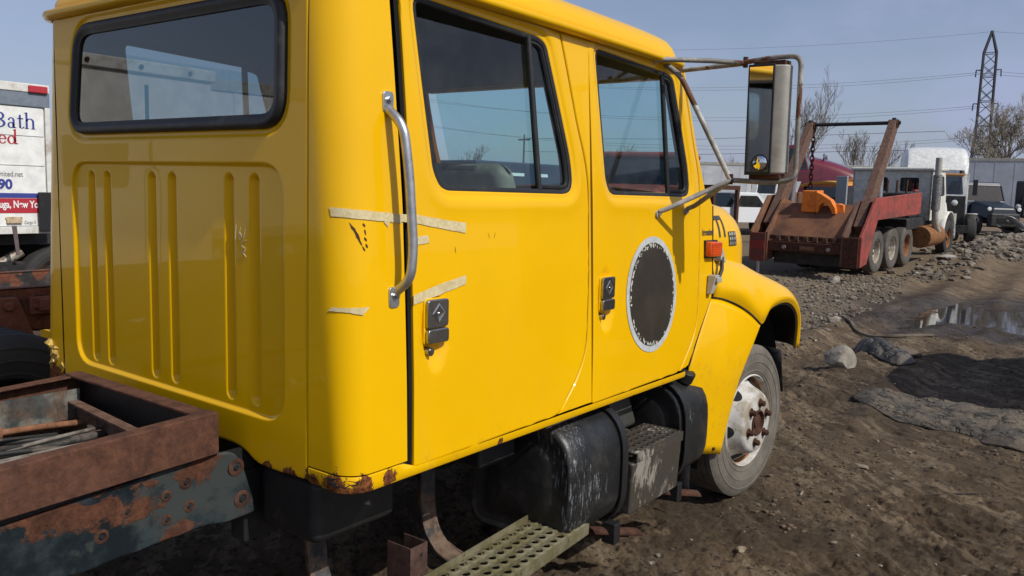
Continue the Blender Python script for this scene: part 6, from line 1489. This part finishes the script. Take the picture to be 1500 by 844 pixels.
# words are cut off on the left by the photograph; only their ends show
def letters(items, mat, name):
    m = MB()
    for poly in items: m.add([(x-X0, -.0045, z) for x, z in poly], [tuple(range(len(poly)))])
    return m.build(name, mat, LT, 0)
def stem(x, z0, z1, w_=.022, s0=1, s1=1):
    P = [[(x-w_/2, z0), (x+w_/2, z0), (x+w_/2, z1), (x-w_/2, z1)]]
    if s0: P.append([(x-w_*1.1, z0), (x+w_*1.1, z0), (x+w_*1.1, z0+.006), (x-w_*1.1, z0+.006)])
    if s1: P.append([(x-w_*1.1, z1-.007), (x+w_/2, z1), (x+w_/2, z1-.009), (x-w_*1.1, z1-.012)])
    return P
def arcs(cx, cz, rx, rz, a0, a1, thin, thick, n=16):
    """crescent stroke: thick at the sides, thin at top and bottom"""
    out = []
    for k in range(n):
        q = []
        for t in (a0+(a1-a0)*k/n, a0+(a1-a0)*(k+1)/n):
            w_ = thin+(thick-thin)*abs(math.cos(t)); q.append(((cx+rx*math.cos(t), cz+rz*math.sin(t)), (cx+(rx-w_)*math.cos(t), cz+(rz-w_*.9)*math.sin(t))))
        out.append([q[0][0], q[1][0], q[1][1], q[0][1]])
    return out
B0 = 2.385; I = []
# B a t h
I += stem(2.462, B0, B0+.172, .024, 1, 1); I += arcs(2.468, B0+.129, .058, .043, -PI/2, PI/2, .007, .024); I += arcs(2.468, B0+.046, .068, .046, -PI/2, PI/2, .007, .026)
I += arcs(2.592, B0+.032, .036, .034, 0, 2*PI, .007, .02); I += stem(2.622, B0, B0+.085, .021, 0, 0); I += arcs(2.596, B0+.082, .037, .036, 0.1, PI*.95, .007, .021); I.append([(2.611, B0), (2.650, B0), (2.648, B0+.006), (2.630, B0+.012)])
I += stem(2.690, B0+.008, B0+.152, .021, 0, 0); I.append([(2.662, B0+.106), (2.728, B0+.106), (2.728, B0+.116), (2.662, B0+.116)]); I += arcs(2.708, B0+.022, .029, .022, PI, 2*PI, .006, .016)
I += stem(2.762, B0, B0+.185, .022, 1, 1); I += stem(2.833, B0, B0+.085, .022, 1, 0); I += arcs(2.798, B0+.082, .046, .038, 0, PI, .008, .022)
letters(I, BLUEP, 'blue_lettering')
E0 = 2.205; I = []
I += arcs(2.497, E0+.047, .046, .050, .25, 2*PI-.6, .007, .022); I.append([(2.456, E0+.048), (2.540, E0+.048), (2.540, E0+.056), (2.456, E0+.056)])
I += arcs(2.592, E0+.045, .046, .048, 0, 2*PI, .007, .023); I += stem(2.632, E0, E0+.165, .022, 0, 1); I.append([(2.628, E0), (2.664, E0), (2.664, E0+.006), (2.642, E0+.010)])
letters(I, REDP, 'red_lettering')
text_mb('mited.net', .085, put(2.440, 1.835), .80).build('web_lettering', GREYP, LT, 0)
text_mb('90', .15, put(2.432, 1.695), 1.0, .006).build('number_lettering', BLUEP, LT, 0)
m = MB(); m.box(-5.15, .07, -.0035, .0, 1.59, 1.645); m.build('blue_band', BLUEP, LT, 0)
m = MB(); m.box(-5.15, .07, -.0035, .0, 1.415, 1.585); m.build('red_band', REDP, LT, 0)
text_mb('uga, New Yo', .115, put(2.432, 1.478, .007), .70, .003).build('white_lettering', WHITEP, LT, 0)
text_mb('Cargo S', .052, put(2.695, 1.288, .004), .75).build('small_lettering', GREYP, LT, 0)
rs = MB(); rs.box(2.49-X0, 2.675-X0, -.012, -.003, 1.345, 1.372); rs.box(2.50-X0, 2.665-X0, -.03, -.003, 1.30, 1.345); rs.build('latch_plate', pbr('rust_stained_latch', (.52, .42, .28), .7, col2=(.3, .16, .06), scale=14), LT, 20, .004)
m = MB(); m.hexa([(2.585-X0, -.03, .93), (2.625-X0, -.03, .93), (2.625-X0, -.02, .93), (2.585-X0, -.02, .93)], [(2.55-X0, -.03, 1.27), (2.60-X0, -.03, 1.27), (2.60-X0, -.02, 1.27), (2.55-X0, -.02, 1.27)]); m.build('hanging_strap', pbr('dusty_strap', (.12, .09, .09), .9), LT, 0)
m = MB(); m.box(2.385-X0, 2.40-X0, -.006, 0, 1.26, 2.05); m.build('rust_streak', pbr('rust_stain', (.55, .40, .22), .8, col2=(.7, .66, .58), scale=12), LT, 0)
for z0, z1, y0 in ((1.03, 1.15, .25), (.74, .84, .1), (.52, .60, .15)):
    m = MB(); m.box(-5.2, .9, y0, y0+.1, z0, z1); m.box(-5.2, .9, 2.2, 2.3, z0, z1); m.build('chassis_beam', ENGINE, LT, 10)
m = MB(); m.box(-5, .3, .5, 2.0, .55, 1.1); m.build('under_gear', VOID, LT, 10)
m = MB(); m.cyl((-.35, .3, .8), (-.12, .25, .95), .06, n=10); m.cyl((-.3, .2, .72), (-.1, .2, .8), .045, n=10); m.build('pipe_fitting', pbr('pale_fitting', (.45, .42, .36), .5, .4, col2=(.2, .1, .05), scale=18), LT, 40)
m = MB(); m.box(-.04, .16, -.06, -.03, 1.2, 1.66); m.build('mud_guard', BLACK, LT, 20, .01)
wheel(LT, (.26, .17, .52), .49, .27, -1, TYREDK, RIMRUST, rr=.345, n=36, detail=0)
wheel(LT, (.16, 2.2, .50), .50, .27, 1, TYREBG, RIMRUST, n=24, detail=0); wheel(LT, (-3.6, .2, .50), .50, .27, -1, TYREBG, RIMRUST, n=24, detail=0); wheel(LT, (-3.6, 2.2, .5), .5, .27, 1, TYREBG, RIMRUST, n=24, detail=0)
m = MB(); m.box(.35, 2.2, .1, 2.2, .9, 2.35); m.build('cab', WHITEDIRT, LT, 30, .15, segs=3)
# --- bare chassis frame between that truck and the yellow cab
BC = thing('bare_chassis', 'rusty bare chassis frame with bolted brackets left of the yellow cab', 'chassis', (.35, 2.2, 0))
RUSTRAIL = rusty('mottled_rusty_rail', (.10, .035, .02), (.24, .085, .045), black=(.03, .028, .028), blo=.48, bhi=.56, bsc=5)
BRK = rusty('orange_brown_bracket', (.17, .06, .035), (.26, .10, .06))
for y in (0, .86):
    m = MB(); m.box(-6.5, 3.2, y, y+.012, .96, 1.215); m.box(-6.5, 3.2, y, y+.08, 1.203, 1.215); m.box(-6.5, 3.2, y, y+.08, .96, .972); m.build('chassis_rail', RUSTRAIL, BC, 20, .004)
m = MB(); m.hexa([(-.12, -.04, .985), (.12, -.04, .93), (.12, -.005, .93), (-.12, -.005, .985)], [(-.12, -.05, 1.17), (.03, -.05, 1.17), (.03, -.005, 1.17), (-.12, -.005, 1.17)]); m.cyl((-.02, -.04, 1.12), (-.02, -.065, 1.12), .03, n=8); m.build('spring_bracket', BRK, BC, 20, .01)
m = MB(); m.box(.10, .30, -.035, 0, 1.06, 1.16); m.box(.14, .2, -.06, -.03, 1.08, 1.15); m.cyl((.13, -.03, 1.11), (.13, -.05, 1.11), .018, n=6); m.build('clip_bracket', BRK, BC, 20, .006)
for x in (-5.5, -2.8, .9, 3.0): m = MB(); m.box(x-.05, x+.05, .02, .86, 1.0, 1.18); m.build('cross_member', RUSTDK, BC, 10)
t = wheel(BC, (-.22, -.30, .52), .52, .46, -1, tyre_mat('grey_scuffed_tyre', (.07, .07, .068), .6), ENGINE, n=48, detail=1)
wheel(BC, (-.22, 1.25, .52), .52, .46, 1, TYREDK, ENGINE, n=24, detail=0); wheel(BC, (3.0, -.2, .52), .52, .3, -1, TYREDK, ENGINE, n=24, detail=0); wheel(BC, (3.0, 1.15, .52), .52, .3, 1, TYREDK, ENGINE, n=24, detail=0)
m = MB(); m.cyl((-.22, -.3, .52), (-.22, 1.25, .52), .07, n=10); m.cyl((3.0, -.3, .52), (3.0, 1.25, .52), .07, n=10); m.box(-.3, -.14, .02, .1, .5, 1.0); m.box(-.3, -.14, .78, .86, .5, 1.0); m.box(2.9, 3.1, .02, .1, .5, 1.0); m.box(2.9, 3.1, .78, .86, .5, 1.0); m.build('axle', ENGINE, BC, 20)
# grey block and yellow tag on the ground side seen through the gap
BL = thing('grey_box', 'small grey metal box with a yellow end lying between the bare chassis and the cab', 'box', (1.25, 2.75, 0))
m = MB(); m.box(-.3, .8, 0, .4, 0, .86); m.build('box_shell', pbr('galvanised_grey', (.32, .33, .33), .6, .2, col2=(.2, .2, .2), scale=7), BL, 20, .01); m = MB(); m.box(-.32, -.3, 0, .4, .6, .8); m.build('yellow_end', YEL, BL, 10)

# --- vehicles standing behind and to the right of the camera (they show in the reflections and cast the ground shadow)
VN = thing('white_step_van', 'white step van parked behind and left of the yellow truck, mirrored in its rear window', 'van', (-4.3, 6.2, 0))
b_ = cabhole([(0, .62), (5.2, .62), (5.2, 3.1), (0, 3.1)], [rnd([(1.05, 1.75), (1.75, 1.75), (1.75, 2.3), (1.05, 2.3)], .06, 3)], 0, 1, BOXWHITE, 'body_side', VN)
pane([(1.05, .02, 1.75), (1.75, .02, 1.75), (1.75, .02, 2.3), (1.05, .02, 2.3)], b_)
m = MB(); m.box(0, 5.2, .05, 2.2, .62, 3.1); m.build('body_box', BOXWHITE, VN, 20, .05)
m = MB(); m.box(-.05, 5.25, -.04, 2.24, 3.02, 3.16); m.build('roof_rail', WHITEDIRT, VN, 20, .02)
for k in range(9): m = MB(); m.cyl((.3+.6*k, -.045, 3.09), (.3+.6*k, -.06, 3.09), .025, n=8); m.build('rail_bolt', RUSTDK, VN, 0)
m = MB(); m.box(1.95, 1.99, -.012, 0, .75, 2.9); m.box(.8, .84, -.012, 0, .75, 2.9); m.build('door_seam', BLACK, VN, 0); m = MB(); m.box(1.78, 1.9, -.03, 0, 1.55, 1.6); m.build('door_handle', BLACK, VN, 10)
for x in (1.0, 4.2):
    for y, sg in ((.1, -1), (2.1, 1)): wheel(VN, (x, y, .45), .45, .28, sg, TYREDK, SHELL, n=24, detail=0)
m = MB(); m.box(.1, 5.1, .3, 1.9, .4, .62); m.build('van_frame', ENGINE, VN, 10)
trailer('box_trailer', 'long white trailer parked well behind the yellow truck, mirrored in its rear wall', -20, 9.5, 14.0, 2.5, 1.0, 3.6, math.radians(8), BOXWHITE).location.z = 0
SV = thing('cargo_van', 'dark cargo van parked on the right, throwing the broad shadow on the mud', 'van', (6.85, -5.4, 0))
prof = [(0, .4), (3.9, .4), (4.05, .9), (3.95, 1.35), (3.0, 1.62), (2.45, 2.42), (2.0, 2.58), (.55, 2.52), (.12, 2.3), (0, 1.9)]
m = MB(); m.prism(rnd(prof, .22, 4), 'y', 0, 1.95); m.build('van_body', pbr('dark_van_paint', (.03, .035, .04), .3, coat=.7), SV, 30, .05)
for x in (.8, 3.2):
    for y, sg in ((.12, -1), (1.83, 1)): wheel(SV, (x, y, .38), .38, .26, sg, TYREDK, SHELL, n=24, detail=0)
for y in (-.003, 1.953):
    pane([(2.2, y, 1.5), (2.85, y, 1.5), (2.45, y, 2.2), (2.2, y, 2.2)], SV, name='side_pane')

# ================================================================== pylon, cables, trees
PY = thing('power_pylon', 'dark steel lattice power pylon rising above the trees at the right', 'pylon', (150, 18.15, 0), (0, 0, math.radians(8)))
lv = [(0, 1.75), (4.5, 1.5), (9.5, 1.22), (14.0, .98), (17.8, .95), (21.6, .92), (25.2, .88)]
def corner(h, w_, k): return Vector((w_*(1, 1, -1, -1)[k], w_*(1, -1, -1, 1)[k]*1.0, h))
leg = MB(); br = MB(); lean = lambda p: Vector((p.x, p.y-.0*p.z, p.z))
for k in range(4):
    m = MB(); m.tube([corner(h, w_, k) for h, w_ in lv]+[Vector((0, 0, 28.6))], .2, 6); m.build('leg', STEELDK, PY, 40)
for i in range(len(lv)-1):
    (h0, w0), (h1, w1) = lv[i], lv[i+1]; hm, wm_ = (h0+h1)/2, (w0+w1)/2
    for k in range(4):
        k2 = (k+1) % 4
        m = MB(); m.cyl(corner(h1, w1, k), corner(h1, w1, k2), .07, n=4); m.cyl(corner(h0, w0, k), corner(hm, wm_, k2), .065, n=4); m.cyl(corner(hm, wm_, k), corner(h1, w1, k2), .065, n=4); m.cyl(corner(hm, wm_, k2), corner(h0, w0, k2), .05, n=4)
        m.cyl(corner(h0, w0, k2), corner(hm, wm_, k), .05, n=4)
        m.build('brace', STEELDK, PY, 0)
arms = []
for h, L in ((22.6, 3.0), (17.4, 3.3), (12.5, 3.4)):
    for s_ in (-1, 1):
        m = MB()
        for w_ in (-.8, .8): m.tube([(w_, s_*.8, h), (0, s_*.8+s_*.9, h+.1)], .06, 4)
        m.cyl((0, s_*1.7, h+.1), (0, s_*1.75, h-1.0), .09, n=6); m.build('insulator_arm', STEELDK, PY, 0); arms.append((s_, h))
CABM = pbr('grey_cable', (.20, .21, .24), .7)
th = math.radians(8)
ends = [(1, 22.3, -60), (-1, 22.3, -60), (1, 17.1, -60), (-1, 17.1, -60), (1, 12.2, -60), (-1, 12.2, -60), (0, 28.6, -60)]
gname = 'power cables strung from the pylon'
def cable(a, b, sag, r, lab):
    P = []
    for q in np.linspace(0, 1, 36): p = Vector(a).lerp(Vector(b), q); p.z -= sag*4*q*(1-q); P.append(p)
    tag(MB().tube(P, r, 5).build('power_cable', CABM, None, 60), lab, 'cable', gname)
nm_ = {(1, 22.3): 'top pair', (-1, 22.3): 'top pair', (1, 17.1): 'middle pair', (-1, 17.1): 'middle pair', (1, 12.2): 'lowest pair', (-1, 12.2): 'lowest pair'}
for s_, h, _ in ends[:6]:
    p = Vector((150-math.sin(th)*s_*1.75, 18.15+math.cos(th)*s_*1.75, h-.0))
    pr_ = nm_[(s_, h)]
    ul = 'upper' if s_ > 0 else 'lower'
    cable(p, (120, 118+8*s_, h+2.6+.9*s_), 3.2, .026, '%s cable of the %s running left from the pylon across the sky' % (ul, pr_))
    cable(p, (175, -70+8*s_, h+.5+.9*s_), 3.0, .026, '%s cable of the %s running right from the pylon to the edge' % (ul, pr_))
cable((150, 18.15, 28.5), (120, 118, 31), 2.6, .022, 'thin earth wire running from the pylon tip to the left across the sky')
cable((150, 18.15, 28.5), (175, -70, 29), 2.6, .022, 'thin earth wire leaving the pylon tip to the right edge')
# street-level cables far behind
for z, r_ in ((9.6, .03), (7.6, .03)):
    tag(MB().tube([(105, 75, z+.2), (103, 45, z-.4), (101, 15, z)], r_, 5).build('power_cable', CABM, None, 60), 'low grey cable on wooden poles behind the hoist truck, %s of the two' % ('upper' if z > 9 else 'lower'), 'cable', 'low cables behind the yard')
for k, (x, y, lab) in enumerate(((105, 75, 'thin wooden utility pole just right of the yellow windscreen pillar, far off'),)):
    T = thing('utility_pole', lab, 'pole', (x, y, 0)); m = MB(); m.cyl((0, 0, 0), (0, 0, 10.4), .17, .12, 8); m.build('pole_shaft', BARK, T, 40); m = MB(); m.box(-.08, .08, -1.1, 1.1, 9.5, 9.7); m.build('cross_arm', BARK, T, 10)

def tree(label, x, y, H, mat, seed, spread=.55, levels=5, up=.35, r0=None, twigs=3, grp='bare trees beyond the yard', trunk=.25, z=.25):
    rg = random.Random(seed); T = thing('bare_tree', label, 'tree', (x, y, z), group=grp)
    tr = MB(); cr = MB(); r0 = r0 or H*.013
    def grow(p, d, L, r, lv_):
        b = tr if lv_ == 0 else cr; pts = [p]; n = 4 if lv_ < 2 else 3
        for k in range(n):
            d = (d+Vector((rg.uniform(-1, 1), rg.uniform(-1, 1), rg.uniform(-.3, .8)))*.16).normalized(); p = p+d*L/n; pts.append(p)
        b.tube(pts, [r*(1-.45*k/n) for k in range(n+1)], 5 if lv_ == 0 else 3, caps=False)
        if lv_ >= levels: return
        nb = twigs if lv_ else 5
        for k in range(nb):
            i = rg.randint(max(1, n-2), n) if k else n; q = pts[i]
            a = d.orthogonal().normalized(); a = (Matrix.Rotation(rg.uniform(0, 2*PI), 3, d) @ a)
            nd_ = (d+a*rg.uniform(.35, 1.0)*spread*1.6+Vector((0, 0, up))).normalized()
            grow(q, nd_, L*rg.uniform(.55, .80), max(r*.56, .014), lv_+1)
    grow(Vector((0, 0, 0)), Vector((rg.uniform(-.1, .1), rg.uniform(-.1, .1), 1)), H*trunk, r0, 0)
    tr.build('trunk', mat, T, 60); cr.build('crown', mat, T, 0, fixn=False)
    return T
tree('tall bare tree with fine upright twigs just right of the wing mirror', 80, 23.4, 18, BARK, 3, .45, 6, .45, .17)
tree('bare tree between the two raised hoist arms', 84, 18.3, 13, BARK, 9, .5, 6, .4, .14)
tree('slender leaning bare sapling left of the white sleeper roof', 84, 17.0, 10.5, BARK, 10, .3, 4, .6, .07)
tree('broad pale bare tree at the right edge, right of the pylon', 88, 6.9, 15.5, BARKP, 14, .60, 7, .24, .22, 3)
tree('pale bare tree close to the right of the pylon foot', 90, 8.9, 13.0, BARKP, 17, .58, 7, .26, .18, 3)
tree('bare tree cut by the right edge of the view', 86, 4.6, 15.0, BARKP, 23, .60, 7, .24, .18, 3)
tree('low bare bush far behind the chain of the hoist', 100, 29.5, 8.0, BARK, 27, .6, 5, .2, .1, 3)
tree('low bare bush behind the right hoist arm', 100, 24.0, 8.0, BARK, 31, .6, 5, .2, .1, 3)
tree('distant bare tree left of the wing mirror, behind the white trailer', 110, 42.0, 10.0, BARK, 35, .5, 5, .3, .1)
tree('bare tree seen through the rear door window', 62, 62.0, 13.0, BARK, 41, .55, 6, .25, .16, 3)
tree('bare tree seen low through the rear door window beside a larger one', 70, 56.0, 9.0, BARK, 43, .55, 5, .25, .14, 3)
tree('bare tree seen through the front door window', 80, 45.0, 11.0, BARK, 47, .55, 5, .25, .14, 3)
# far tree line
fl_ = MB(); rg = random.Random(99)
for k in range(420):
    a = -.35+2.3*k/420; x = CAM_C.x+230*math.cos(a); y = CAM_C.y+230*math.sin(a); H = rg.uniform(3.5, 8.5)
    for q in range(5):
        d = Vector((rg.uniform(-.35, .35), rg.uniform(-.35, .35), 1)); fl_.tube([(x, y, 0), Vector((x, y, 0))+d*H*.5, Vector((x, y, 0))+d*H+Vector((rg.uniform(-1, 1), rg.uniform(-1, 1), 0))], [.16, .1, .03], 3, caps=False)
tag(fl_.build('far_treeline', BARK, None, 0, fixn=False), kind='stuff')
